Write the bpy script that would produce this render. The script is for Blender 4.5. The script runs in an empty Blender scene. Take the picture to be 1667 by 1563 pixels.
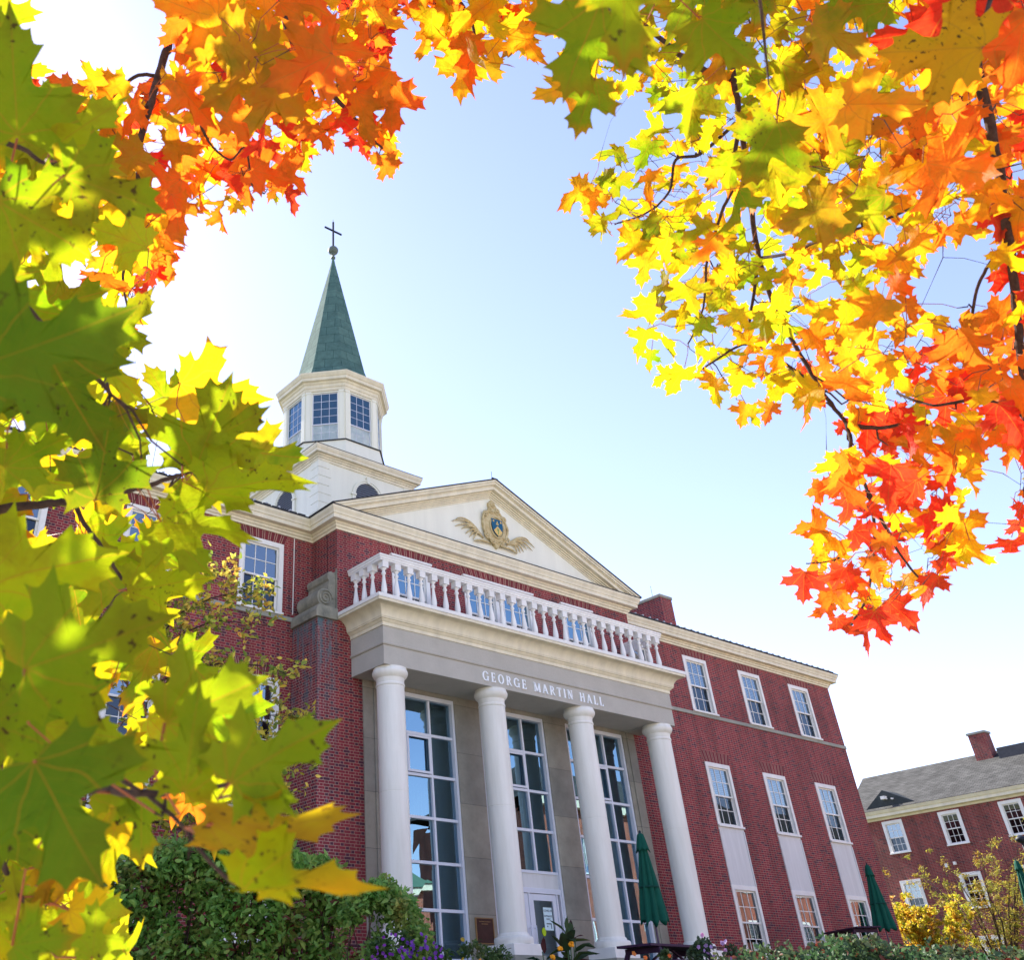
import bpy, math, random
import numpy as np
from mathutils import Vector, Matrix
random.seed(7); R=random.Random(11); PI=math.pi
# ---------------------------------------------------------------- camera, sky, sun, exposure
scn=bpy.context.scene; COL=scn.collection
CAM=np.array([-16.962,-17.752,0.0]); FPX=1569.436; PPX,PPY=609.47,545.5
FW=np.array([0.49897870,0.63293950,0.59195257]); RT=np.array([0.79654217,-0.60404206,-0.02556876]); UP=np.array([-0.34138077,-0.48427345,0.80556713])
cd=bpy.data.cameras.new('camera'); cam=bpy.data.objects.new('camera',cd); COL.objects.link(cam); scn.camera=cam
m=Matrix(((RT[0],UP[0],-FW[0],CAM[0]),(RT[1],UP[1],-FW[1],CAM[1]),(RT[2],UP[2],-FW[2],CAM[2]),(0,0,0,1)))
cam.matrix_world=m
cd.sensor_fit='HORIZONTAL'; cd.sensor_width=36; cd.lens=36*FPX/1667; cd.shift_x=224.03/1667; cd.shift_y=-236.0/1667
cd.clip_start=0.05; cd.clip_end=3000
cd.dof.use_dof=True; cd.dof.focus_distance=20; cd.dof.aperture_fstop=14
SUN_AZ=math.radians(-1); SUN_EL=math.radians(41)
SUNV=np.array([math.sin(SUN_AZ)*math.cos(SUN_EL),math.cos(SUN_AZ)*math.cos(SUN_EL),math.sin(SUN_EL)])
w=bpy.data.worlds.new('World'); scn.world=w; w.use_nodes=True
nt=w.node_tree; bg=nt.nodes['Background']; sky=nt.nodes.new('ShaderNodeTexSky'); sky.sky_type='NISHITA'
sky.sun_disc=False; sky.sun_elevation=SUN_EL; sky.sun_rotation=SUN_AZ; sky.air_density=1.0; sky.dust_density=0.25; sky.ozone_density=1.0; sky.altitude=0
tint=nt.nodes.new('ShaderNodeMix'); tint.data_type='RGBA'; tint.blend_type='MULTIPLY'; tint.inputs[0].default_value=1; tint.inputs[7].default_value=(.95,.80,.86,1)
nt.links.new(sky.outputs[0],tint.inputs[6]); nt.links.new(tint.outputs[2],bg.inputs[0]); bg.inputs[1].default_value=0.15
sl=bpy.data.lights.new('sun','SUN'); sl.energy=5.0; sl.angle=math.radians(0.5); sl.color=(1,.93,.82)
so=bpy.data.objects.new('sun',sl); COL.objects.link(so); so.rotation_euler=Vector(SUNV).to_track_quat('Z','Y').to_euler()
scn.view_settings.view_transform='Standard'; scn.view_settings.look='None'; scn.view_settings.exposure=1.52; scn.view_settings.gamma=1
scn.render.engine='CYCLES'; scn.cycles.max_bounces=8; scn.cycles.transparent_max_bounces=12; scn.cycles.transmission_bounces=6
scn.cycles.use_denoising=True

def ray(px,py): 
    return FW+RT*((px-PPX)/FPX)-UP*((py-PPY)/FPX)
def at(px,py,dist):
    v=ray(px,py); return CAM+v/np.linalg.norm(v)*dist
def atax(px,py,ax,val):
    v=ray(px,py); return CAM+v*((val-CAM[ax])/v[ax])
def pix(P):
    v=np.asarray(P)-CAM; z=v@FW
    return PPX+FPX*(v@RT)/z, PPY-FPX*(v@UP)/z, z
# ---------------------------------------------------------------- materials
def newmat(name):
    m=bpy.data.materials.new(name); m.use_nodes=True; n=m.node_tree.nodes; return m,n,m.node_tree.links,n['Principled BSDF']
def M(L,a,op,b=None,c=None):
    n=L._t.nodes.new('ShaderNodeMath'); n.operation=op
    for i,v in enumerate((a,b,c)):
        if v is None: continue
        if isinstance(v,(int,float)): n.inputs[i].default_value=v
        else: L.l.new(v,n.inputs[i])
    return n.outputs[0]
class LK:
    def __init__(s,t): s._t=t; s.l=t.links
def rgb(*c): return (c[0],c[1],c[2],1)
def mixc(t,fac,a,b,mode='MIX'):
    n=t.nodes.new('ShaderNodeMix'); n.data_type='RGBA'; n.blend_type=mode
    for i,v in ((0,fac),(6,a),(7,b)):
        if isinstance(v,(int,float)): n.inputs[i].default_value=v
        elif isinstance(v,tuple): n.inputs[i].default_value=v
        else: t.links.new(v,n.inputs[i])
    return n.outputs[2]
def noise(t,scale,detail=4,rough=.6,vec=None):
    n=t.nodes.new('ShaderNodeTexNoise'); n.inputs['Scale'].default_value=scale; n.inputs['Detail'].default_value=detail; n.inputs['Roughness'].default_value=rough
    if vec is not None: t.links.new(vec,n.inputs[0])
    return n.outputs[0]
def ramp(t,f,stops):
    n=t.nodes.new('ShaderNodeValToRGB'); t.links.new(f,n.inputs[0])
    e=n.color_ramp.elements
    while len(e)<len(stops): e.new(.5)
    for k,(p,c) in enumerate(stops): e[k].position=p; e[k].color=c if isinstance(c,tuple) else (c,c,c,1)
    return n.outputs[0]
def bump(t,b,h,strength,dist=.01):
    n=t.nodes.new('ShaderNodeBump'); n.inputs['Strength'].default_value=strength; n.inputs['Distance'].default_value=dist
    t.links.new(h,n.inputs['Height']); t.links.new(n.outputs[0],b.inputs['Normal'])
def plain(name,c,rough=.6,var=.15,scale=3,c2=None,bs=.15,metal=0,streak=False):
    m,n,l,b=newmat(name); t=m.node_tree
    geo=n.new('ShaderNodeNewGeometry'); vec=geo.outputs['Position']
    if streak:
        mp=n.new('ShaderNodeMapping'); l.new(vec,mp.inputs[0]); mp.inputs['Scale'].default_value=(3,3,.35); vec=mp.outputs[0]
    f=noise(t,scale,6,.65,vec); f2=ramp(t,f,[(.35,0.),(.7,1.)])
    d=tuple(x*(1-var) for x in c) if c2 is None else c2
    col=mixc(t,f2,rgb(*c),rgb(*d)); l.new(col,b.inputs['Base Color']); b.inputs['Roughness'].default_value=rough; b.inputs['Metallic'].default_value=metal; b.inputs['Specular IOR Level'].default_value=.2
    if bs: 
        g=noise(t,scale*14,3,.6,geo.outputs['Position']); bump(t,b,g,bs,.01)
    return m
def brickmat(name,c1,c2,dark,mortar,bw=.165,rh=.0565,vert=False,hdr=.22,bias=0,wear=True,bumps=.6,stain=False,mo=.0045):
    m,n,l,b=newmat(name); t=m.node_tree; L=LK(t)
    uv=n.new('ShaderNodeUVMap'); uv.uv_map='UVMap'; vec=uv.outputs[0]
    sx=n.new('ShaderNodeSeparateXYZ'); l.new(vec,sx.inputs[0]); P_=bw*1.5
    vr=M(L,sx.outputs[1],'DIVIDE',rh); row=M(L,vr,'FLOOR'); fv=M(L,vr,'FRACT'); par=M(L,M(L,M(L,row,'MODULO',2.0),'ABSOLUTE'),'MULTIPLY',.5) if not vert else 0.0
    w_=M(L,M(L,sx.outputs[0],'DIVIDE',P_),'ADD',par); cell=M(L,w_,'FLOOR'); fu=M(L,w_,'FRACT'); ish=M(L,fu,'LESS_THAN',1/3)
    dv=M(L,M(L,fv,'MINIMUM',M(L,1.0,'SUBTRACT',fv)),'MULTIPLY',rh)
    du=M(L,M(L,M(L,fu,'MINIMUM',M(L,1.0,'SUBTRACT',fu)),'MINIMUM',M(L,M(L,fu,'SUBTRACT',1/3),'ABSOLUTE')),'MULTIPLY',P_)
    mr=n.new('ShaderNodeMapRange'); mr.interpolation_type='SMOOTHSTEP'; l.new(M(L,du,'MINIMUM',dv),mr.inputs[0]); mr.inputs[1].default_value=mo*.55; mr.inputs[2].default_value=mo*1.25; nm=mr.outputs[0]
    cb=n.new('ShaderNodeCombineXYZ'); l.new(cell,cb.inputs[0]); l.new(row,cb.inputs[1]); l.new(ish,cb.inputs[2])
    wn=n.new('ShaderNodeTexWhiteNoise'); wn.noise_dimensions='3D'; l.new(cb.outputs[0],wn.inputs[0]); q0=wn.outputs[0]
    body=mixc(t,q0,rgb(*c1),rgb(*c2)); isd=M(L,ish,'MULTIPLY',M(L,q0,'LESS_THAN',hdr)); body=mixc(t,isd,body,rgb(*dark))
    st=M(L,M(L,1.0,'SUBTRACT',ish),'MULTIPLY',M(L,q0,'GREATER_THAN',.93)); body=mixc(t,st,body,rgb(*dark))
    col=mixc(t,nm,rgb(*mortar),body)
    geo=n.new('ShaderNodeNewGeometry')
    f=noise(t,.55,5,.6,geo.outputs['Position']); fr=ramp(t,f,[(.3,.72),(.7,1.12)])
    col=mixc(t,1.0,col,fr,'MULTIPLY')
    mp0=n.new('ShaderNodeMapping'); l.new(geo.outputs['Position'],mp0.inputs[0]); mp0.inputs['Scale'].default_value=(2.2,2.2,.22)
    col=mixc(t,1.0,col,ramp(t,noise(t,1.4,6,.7,mp0.outputs[0]),[(.36,.72),(.55,1.04)]),'MULTIPLY')
    if wear:
        g=noise(t,1.3,6,.75,geo.outputs['Position']); gr=ramp(t,g,[(.66,0.),(.78,.35)])
        col=mixc(t,gr,col,rgb(.35,.28,.26))
    if stain:
        mp=n.new('ShaderNodeMapping'); l.new(geo.outputs['Position'],mp.inputs[0]); mp.inputs['Scale'].default_value=(3.5,3.5,.45)
        q=noise(t,1.6,5,.7,mp.outputs[0]); sp=n.new('ShaderNodeSeparateXYZ'); l.new(geo.outputs['Position'],sp.inputs[0]); hz=n.new('ShaderNodeMapRange'); l.new(sp.outputs[2],hz.inputs[0]); hz.inputs[1].default_value=4.2; hz.inputs[2].default_value=7.3
        k=M(L,ramp(t,q,[(.46,0.),(.6,.8)]),'MULTIPLY',hz.outputs[0]); col=mixc(t,k,col,rgb(.07,.17,.20))
        q2=noise(t,7,6,.8,mp.outputs[0]); col=mixc(t,ramp(t,q2,[(.6,0.),(.68,.7)]),col,rgb(.5,.45,.48))
    l.new(col,b.inputs['Base Color']); b.inputs['Roughness'].default_value=.85
    bump(t,b,nm,bumps,.008)
    return m
BR1=brickmat('red_brick',(.29,.026,.036),(.21,.020,.031),(.09,.018,.036),(.46,.28,.21),hdr=.5)
BR2=brickmat('weathered_brick',(.27,.027,.038),(.195,.022,.033),(.085,.020,.038),(.52,.36,.29),hdr=.5,stain=True)
SOLD=brickmat('soldier_brick',(.205,.026,.033),(.15,.018,.028),(.09,.015,.03),(.46,.30,.22),bw=.0565,rh=.6,vert=True,hdr=.05,wear=False)
BRR=brickmat('bright_red_brick',(.27,.035,.035),(.2,.025,.03),(.1,.02,.03),(.40,.27,.2),wear=False,hdr=.4)
BRO=brickmat('orange_brick',(.42,.1,.05),(.34,.075,.04),(.25,.06,.04),(.5,.4,.3),wear=False)
CREAM=plain('cream_paint',(.82,.75,.56),.5,.20,1.2,bs=.08,streak=True)
WHITEP=plain('white_paint',(.86,.84,.79),.5,.14,2,bs=.05)
PALE=plain('pale_board',(.84,.83,.70),.55,.10,.8,bs=.06,streak=True)
STUCCO=plain('grey_stucco',(.49,.465,.405),.85,.12,2,bs=.4)
BAND=plain('stone_band',(.36,.35,.29),.85,.3,1.5,bs=.4,c2=(.22,.23,.20))
STONED=plain('weathered_stone',(.33,.31,.24),.9,.3,4,bs=.6,c2=(.16,.16,.13))
COLM=plain('column_paint',(.87,.85,.78),.5,.14,1.1,bs=.10,c2=(.72,.70,.62),streak=True)
PANEL=plain('spandrel_panel',(.70,.70,.69),.45,.16,1.6,bs=.04,streak=True)
ALU=plain('window_metal',(.70,.72,.79),.35,.05,3,bs=0)
ROOFM=plain('dark_shingle',(.07,.075,.085),.9,.3,9,bs=.6)
def shinglemat(name,c1,c2,c3):
    m,n,l,b=newmat(name); t=m.node_tree; uv=n.new('ShaderNodeUVMap'); mp=n.new('ShaderNodeMapping'); l.new(uv.outputs[0],mp.inputs[0]); mp.inputs['Rotation'].default_value=(0,0,PI/2)
    br=n.new('ShaderNodeTexBrick'); l.new(mp.outputs[0],br.inputs[0]); br.inputs['Color1'].default_value=rgb(*c1); br.inputs['Color2'].default_value=rgb(*c2); br.inputs['Mortar'].default_value=rgb(*c3); br.inputs['Scale'].default_value=1; br.inputs['Brick Width'].default_value=.28; br.inputs['Row Height'].default_value=.13; br.inputs['Mortar Size'].default_value=.012
    g=n.new('ShaderNodeNewGeometry'); c=mixc(t,1.0,br.outputs['Color'],ramp(t,noise(t,1.2,6,.7,g.outputs['Position']),[(.35,.7),(.65,1.2)]),'MULTIPLY'); l.new(c,b.inputs['Base Color']); b.inputs['Roughness'].default_value=.95; b.inputs['Specular IOR Level'].default_value=.1; bump(t,b,br.outputs['Fac'],-.5,.01); return m
ROOFG=shinglemat('grey_shingle',(.10,.10,.096),(.065,.065,.062),(.03,.03,.03)) if True else plain('grey_shingle',(.085,.085,.082),.9,.25,7,bs=.5,c2=(.05,.05,.05))
GOLD=plain('ochre_relief',(.64,.54,.31),.6,.35,9,bs=.2,c2=(.44,.32,.14))
BLUE=plain('shield_blue',(.01,.10,.19),.4,.05,5,bs=0)
YEL=plain('shield_gold',(.72,.50,.16),.4,.05,5,bs=0)
GRN=plain('shield_green',(.03,.28,.12),.4,.05,5,bs=0)
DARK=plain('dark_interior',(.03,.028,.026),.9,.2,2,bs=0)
DMETAL=plain('dark_metal',(.02,.025,.035),.5,.2,6,bs=0)
BRONZE=plain('bronze_plate',(.07,.028,.022),.45,.25,12,bs=.3)
BRASS=plain('brass_edge',(.35,.2,.08),.4,.2,12,bs=0)
BLIND=plain('window_blind',(.62,.66,.66),.8,.1,2,bs=0)
LOUV=plain('louver_slate',(.05,.06,.08),.7,.2,2,bs=0)
CLOTH=plain('green_canvas',(.004,.085,.055),.8,.25,4,bs=.3)
BALL=plain('patinated_ball',(.16,.19,.17),.5,.3,6,bs=.1)
TABLE=plain('table_paint',(.045,.018,.05),.55,.3,6,bs=.2)
BARK=plain('maple_bark',(.10,.06,.045),.9,.45,60,bs=.6,c2=(.035,.022,.02))
BARKG=plain('grey_bark',(.16,.13,.11),.9,.45,40,bs=.6,c2=(.05,.04,.04))
PAPER=plain('paper',(.62,.78,.82),.7,.03,4,bs=0)
INK=plain('ink',(.03,.05,.07),.7,.03,4,bs=0)
LIME=plain('lime_sticker',(.45,.62,.02),.6,.05,4,bs=0)
def glassmat(name,ior=2.1,tint=(.55,.62,.68),gc=(.85,.95,1)):
    m=bpy.data.materials.new(name); m.use_nodes=True; t=m.node_tree; n=t.nodes; n.clear()
    o=n.new('ShaderNodeOutputMaterial'); mx=n.new('ShaderNodeMixShader'); tr=n.new('ShaderNodeBsdfTransparent'); gl=n.new('ShaderNodeBsdfGlossy'); fr=n.new('ShaderNodeFresnel')
    tr.inputs[0].default_value=rgb(*tint); gl.inputs['Roughness'].default_value=.004; gl.inputs[0].default_value=(*gc,1); fr.inputs[0].default_value=ior
    geo=n.new('ShaderNodeNewGeometry'); nz=noise(t,.9,1,.5,geo.outputs['Position']); bp=n.new('ShaderNodeBump'); bp.inputs['Strength'].default_value=.05; bp.inputs['Distance'].default_value=.05
    t.links.new(nz,bp.inputs['Height']); t.links.new(bp.outputs[0],gl.inputs['Normal'])
    t.links.new(fr.outputs[0],mx.inputs[0]); t.links.new(tr.outputs[0],mx.inputs[1]); t.links.new(gl.outputs[0],mx.inputs[2]); t.links.new(mx.outputs[0],o.inputs[0])
    return m
GLASS=glassmat('window_glass',3.2,gc=(.72,.88,1)); GLASST=glassmat('tall_window_glass',4.0,(.5,.55,.6),gc=(.50,.80,1)); SCREEN=glassmat('screened_glass',1.75,(.35,.42,.5),gc=(.7,.85,1)); GLASSL=glassmat('lantern_glass',2.3,(.16,.28,.42),gc=(.45,.75,1))
def frosted():
    m=bpy.data.materials.new('frosted_glass'); m.use_nodes=True; t=m.node_tree; n=t.nodes; n.clear(); o=n.new('ShaderNodeOutputMaterial'); a=n.new('ShaderNodeBsdfDiffuse'); b=n.new('ShaderNodeBsdfTranslucent'); x=n.new('ShaderNodeMixShader'); x.inputs[0].default_value=.5; g=n.new('ShaderNodeNewGeometry'); c=ramp(t,noise(t,2.2,4,.6,g.outputs['Position']),[(.35,rgb(.55,.68,.74)),(.65,rgb(.85,.92,.92))]); t.links.new(c,a.inputs[0]); t.links.new(c,b.inputs[0]); t.links.new(a.outputs[0],x.inputs[1]); t.links.new(b.outputs[0],x.inputs[2]); t.links.new(x.outputs[0],o.inputs[0]); return m
GLASSW=frosted()
def stonepier():
    m,n,l,b=newmat('stone_blocks'); t=m.node_tree
    uv=n.new('ShaderNodeUVMap'); br=n.new('ShaderNodeTexBrick'); l.new(uv.outputs[0],br.inputs[0])
    br.inputs['Color1'].default_value=rgb(.36,.33,.26); br.inputs['Color2'].default_value=rgb(.27,.26,.22); br.inputs['Mortar'].default_value=rgb(.16,.15,.13)
    br.inputs['Scale'].default_value=1; br.inputs['Brick Width'].default_value=2.9; br.inputs['Row Height'].default_value=1.02; br.inputs['Mortar Size'].default_value=.005; br.offset=0
    g=n.new('ShaderNodeNewGeometry'); f=noise(t,1.6,6,.7,g.outputs['Position']); c=mixc(t,1.0,br.outputs['Color'],ramp(t,f,[(.3,.75),(.7,1.15)]),'MULTIPLY')
    l.new(c,b.inputs['Base Color']); b.inputs['Roughness'].default_value=.85; bump(t,b,noise(t,60,3,.6,g.outputs['Position']),.3,.01)
    return m
STONEB=stonepier()
def coppermat():
    m,n,l,b=newmat('verdigris_copper'); t=m.node_tree
    uv=n.new('ShaderNodeUVMap'); br=n.new('ShaderNodeTexBrick'); l.new(uv.outputs[0],br.inputs[0])
    br.inputs['Color1'].default_value=rgb(.10,.18,.155); br.inputs['Color2'].default_value=rgb(.075,.145,.13); br.inputs['Mortar'].default_value=rgb(.03,.07,.065)
    br.inputs['Scale'].default_value=1; br.inputs['Brick Width'].default_value=.6; br.inputs['Row Height'].default_value=.42; br.inputs['Mortar Size'].default_value=.008
    g=n.new('ShaderNodeNewGeometry'); f=noise(t,5,6,.7,g.outputs['Position']); c=mixc(t,1.0,br.outputs['Color'],ramp(t,f,[(.3,.8),(.7,1.25)]),'MULTIPLY')
    l.new(c,b.inputs['Base Color']); b.inputs['Roughness'].default_value=.9; b.inputs['Specular IOR Level'].default_value=.1; bump(t,b,br.outputs['Fac'],-.4,.01)
    return m
COPPER=coppermat()
# ---------------------------------------------------------------- mesh builder
def tag(o,label=None,cat=None,group=None,kind=None):
    if label: o['label']=label
    if cat: o['category']=cat
    if group: o['group']=group
    if kind: o['kind']=kind
    return o
def empty(name,loc=(0,0,0),rz=0,label=None,cat=None,group=None):
    o=bpy.data.objects.new(name,None); COL.objects.link(o); o.location=Vector(loc); o.rotation_euler=(0,0,rz); o.empty_display_size=.3
    return tag(o,label,cat,group)
def copy_tree(o,parent=None):
    c=o.copy(); COL.objects.link(c); c.parent=parent
    for ch in list(o.children): copy_tree(ch,c)
    return c
class MB:
    def __init__(s): s.v=[]; s.f=[]; s.sm=[]; s.uv={}
    def quad(s,*p,sm=False,uv=None):
        i=len(s.v); s.v+= [tuple(map(float,q)) for q in p]; s.f.append(tuple(range(i,i+len(p)))); s.sm.append(sm)
        if uv: s.uv[len(s.f)-1]=uv
        return s
    def box(s,x0,x1,y0,y1,z0,z1):
        x0,x1=sorted((x0,x1));y0,y1=sorted((y0,y1));z0,z1=sorted((z0,z1))
        i=len(s.v); s.v+=[(x,y,z) for z in (z0,z1) for y in (y0,y1) for x in (x0,x1)]
        for f in ((0,2,3,1),(4,5,7,6),(0,1,5,4),(2,6,7,3),(0,4,6,2),(1,3,7,5)): s.f.append(tuple(i+k for k in f)); s.sm.append(False)
        return s
    def prism(s,poly,axis,a,b):
        # poly: 2D points (other two axes in order), extruded along axis a..b
        def P(q,t):
            q=list(q); q.insert(axis,t); return tuple(q)
        n=len(poly); i=len(s.v); s.v+=[P(q,a) for q in poly]+[P(q,b) for q in poly]
        s.f.append(tuple(range(i,i+n))); s.f.append(tuple(range(i+2*n-1,i+n-1,-1))); s.sm+=[False,False]
        for k in range(n): s.f.append((i+k,i+n+k,i+n+(k+1)%n,i+(k+1)%n)); s.sm.append(False)
        return s
    def lathe(s,prof,c=(0,0,0),seg=32,sm=True,cap=True,rot=0,uvscale=None):
        i=len(s.v); n=len(prof)
        for (r,z) in prof:
            for k in range(seg):
                a=2*PI*k/seg+rot; s.v.append((c[0]+r*math.cos(a),c[1]+r*math.sin(a),c[2]+z))
        for j in range(n-1):
            for k in range(seg):
                k2=(k+1)%seg; s.f.append((i+j*seg+k,i+j*seg+k2,i+(j+1)*seg+k2,i+(j+1)*seg+k)); s.sm.append(sm)
                if uvscale:
                    w0,w1=prof[j][0]*.77,prof[j+1][0]*.77; s.uv[len(s.f)-1]=[(k*7-w0/2,prof[j][1]),(k*7+w0/2,prof[j][1]),(k*7+w1/2,prof[j+1][1]),(k*7-w1/2,prof[j+1][1])]
        if cap:
            s.f.append(tuple(i+k for k in range(seg-1,-1,-1))); s.f.append(tuple(i+(n-1)*seg+k for k in range(seg))); s.sm+=[False,False]
        return s
    def tube(s,pts,rad,seg=5,sm=True):
        pts=[np.array(p,float) for p in pts]; n=len(pts)
        if isinstance(rad,(int,float)): rad=[rad]*n
        i=len(s.v); pr=None
        for j,p in enumerate(pts):
            d=pts[min(j+1,n-1)]-pts[max(j-1,0)]; d=d/(np.linalg.norm(d)+1e-9)
            if pr is None: pr=np.array([0,0,1.]) if abs(d[2])<.9 else np.array([1.,0,0])
            a=pr-d*(pr@d); a/=np.linalg.norm(a)+1e-9; b=np.cross(d,a); pr=a
            for k in range(seg):
                t=2*PI*k/seg; s.v.append(tuple(p+rad[j]*(a*math.cos(t)+b*math.sin(t))))
        for j in range(n-1):
            for k in range(seg):
                k2=(k+1)%seg; s.f.append((i+j*seg+k,i+j*seg+k2,i+(j+1)*seg+k2,i+(j+1)*seg+k)); s.sm.append(sm)
        s.f.append(tuple(i+k for k in range(seg-1,-1,-1))); s.f.append(tuple(i+(n-1)*seg+k for k in range(seg))); s.sm+=[False,False]
        return s
    def sweep(s,path,prof,closed=False):
        # path 2D points; outward = right-hand normal of direction; prof (d,z) closed loop
        n=len(path); P=[np.array(p,float) for p in path]; offs=[]
        def nrm(a,b):
            d=(b-a)/np.linalg.norm(b-a); return np.array([d[1],-d[0]])
        for j in range(n):
            if closed or 0<j<n-1:
                n1=nrm(P[j-1],P[j]); n2=nrm(P[j],P[(j+1)%n]); h=(n1+n2); h=h/(1+n1@n2); offs.append(h)
            elif j==0: offs.append(nrm(P[0],P[1]))
            else: offs.append(nrm(P[-2],P[-1]))
        i=len(s.v); m=len(prof)
        for j in range(n):
            for d,z in prof: q=P[j]+offs[j]*d; s.v.append((q[0],q[1],z))
        for j in range(n if closed else n-1):
            j2=(j+1)%n
            for k in range(m):
                k2=(k+1)%m; s.f.append((i+j*m+k,i+j2*m+k,i+j2*m+k2,i+j*m+k2)); s.sm.append(False)
        if not closed:
            s.f.append(tuple(i+k for k in range(m))); s.f.append(tuple(i+(n-1)*m+k for k in range(m-1,-1,-1))); s.sm+=[False,False]
        return s
    def wall(s,axis,pos,a0,a1,z0,z1,ops,depth,inward=1):
        # wall plane perpendicular to axis (0:x,1:y); holes ops=(a0,a1,z0,z1); reveals go to pos+depth*inward
        A=sorted({a0,a1}|{v for o in ops for v in o[:2] if a0<v<a1}); Z=sorted({z0,z1}|{v for o in ops for v in o[2:] if z0<v<z1})
        def P(a,z,d=0): return (a,pos+d,z) if axis==1 else (pos+d,a,z)
        for i in range(len(A)-1):
            for j in range(len(Z)-1):
                ca,cz=(A[i]+A[i+1])/2,(Z[j]+Z[j+1])/2
                if any(o[0]<ca<o[1] and o[2]<cz<o[3] for o in ops): continue
                s.quad(P(A[i],Z[j]),P(A[i+1],Z[j]),P(A[i+1],Z[j+1]),P(A[i],Z[j+1]))
        D=depth*inward
        for o in ops:
            s.quad(P(o[0],o[2]),P(o[0],o[3]),P(o[0],o[3],D),P(o[0],o[2],D)); s.quad(P(o[1],o[2]),P(o[1],o[3]),P(o[1],o[3],D),P(o[1],o[2],D))
            s.quad(P(o[0],o[3]),P(o[1],o[3]),P(o[1],o[3],D),P(o[0],o[3],D)); s.quad(P(o[0],o[2]),P(o[1],o[2]),P(o[1],o[2],D),P(o[0],o[2],D))
        return s
    def build(s,name,mat,parent=None,label=None,bevel=0,boxuv=True,xf=None):
        me=bpy.data.meshes.new(name); 
        V=s.v
        if xf is not None: V=[tuple(xf@Vector(v)) for v in V]
        me.from_pydata(V,[],s.f); me.update()
        me.polygons.foreach_set('use_smooth',s.sm)
        uvl=me.uv_layers.new(name='UVMap'); d=np.zeros((len(me.loops),2)); co=np.array(V)
        for p in me.polygons:
            nn=p.normal; ls=range(p.loop_start,p.loop_start+p.loop_total)
            if p.index in s.uv:
                for q,l in enumerate(ls): d[l]=s.uv[p.index][q]
                continue
            for l in ls:
                c=co[me.loops[l].vertex_index]
                if abs(nn[2])>.8: d[l]=(c[0],c[1])
                elif abs(nn[0])>abs(nn[1]): d[l]=(c[1]+.03,c[2])
                else: d[l]=(c[0],c[2])
        uvl.data.foreach_set('uv',d.ravel())
        if mat: me.materials.append(mat)
        o=bpy.data.objects.new(name,me); COL.objects.link(o); o.parent=parent
        if label: o['label']=label
        if bevel:
            b=o.modifiers.new('bevel','BEVEL'); b.width=bevel; b.segments=2; b.limit_method='ANGLE'
        return o
# ---------------------------------------------------------------- ground
def gz(x,y):
    def ss(a,b,t): t=max(0,min(1,(t-a)/(b-a))); return t*t*(3-2*t)
    h=-1.5+2.05*ss(-15.5,-5.5,y+.05*x)
    return h+.04*math.sin(x*.9)*math.cos(y*.7)*(1-ss(-6,-4,y))
def groundmat():
    m,n,l,b=newmat('grass_ground'); t=m.node_tree; g=n.new('ShaderNodeNewGeometry')
    f=noise(t,.5,6,.7,g.outputs['Position']); f2=noise(t,25,4,.7,g.outputs['Position'])
    c=mixc(t,f2,rgb(.035,.06,.015),rgb(.09,.10,.03)); c=mixc(t,ramp(t,f,[(.5,0.),(.75,.6)]),c,rgb(.14,.11,.05)); l.new(c,b.inputs['Base Color']); b.inputs['Roughness'].default_value=.95
    bump(t,b,f2,.8,.03); return m
g=MB(); xs=sorted(set([-600,-250,-120,-70]+[i for i in range(-50,71,2)]+[100,180,350,700])); ys=sorted(set([-600,-250,-120,-70,-50]+[i for i in range(-40,31,1)]+[40,60,110,220,400,800]))
for yy in ys:
    for xx in xs: g.v.append((xx,yy,gz(xx,yy)))
for j in range(len(ys)-1):
    for i in range(len(xs)-1): a=j*len(xs)+i; g.f.append((a,a+1,a+1+len(xs),a+len(xs))); g.sm.append(True)
tag(g.build('ground',groundmat()),kind='structure')
pz=MB(); 
for i in range(30):
    for j in range(14):
        xs4=(-36+i*2,-34+i*2); ys4=(-38+j*2,-36+j*2); pz.quad(*[(x,y,gz(x,y)+.012) for x,y in ((xs4[0],ys4[0]),(xs4[1],ys4[0]),(xs4[1],ys4[1]),(xs4[0],ys4[1]))])
tag(pz.build('added_bounce_paving',plain('bounce_concrete',(.52,.48,.41),.85,.15,1.5,bs=.2)),kind='structure')  # unseen pale paving, added to bounce warm sunlight up onto the facade
t_=MB(); t_.box(-4.95,4.95,-2.55,-.97,.2,.62).box(-2.6,2.6,-3.3,-2.55,.2,.5).box(-2.9,2.9,-3.9,-3.3,.2,.36); tag(t_.build('entrance_terrace',plain('paving_stone',(.33,.32,.30),.85,.2,2,bs=.3)),kind='structure')
# ---------------------------------------------------------------- the hall
HALL=empty('brick_hall',(0,0,0),0,'long red brick hall with white columned portico, cream pediment and green lantern spire','building')
W_=1.15; ZU=(7.675,9.345); ZM=(4.60,6.285); ZG=(1.50,3.185)
WXR=[5.84,8.6,11.385,14.15]; WXL=[-x-W_ for x in WXR]+[-18.1]
WXALL=WXR+WXL
XE=16.71; XW=-19.6; EV=9.6
wall=MB()
for a0,a1,xsx in ((5.53,XE,WXR),(XW,-5.53,WXL)):
    ops=[]
    for x in xsx:
        ops.append((x,x+W_,*ZU)); ops.append((x,x+W_,ZG[0],ZM[1]))
    wall.wall(1,0,a0,a1,.2,EV,ops,.22)
wall.quad((XE,0,.2),(XE,13,.2),(XE,13,EV),(XE,0,EV)); wall.quad((XW,0,.2),(XW,13,.2),(XW,13,EV),(XW,0,EV)); wall.quad((XW,13,.2),(XE,13,.2),(XE,13,EV),(XW,13,EV))
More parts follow.
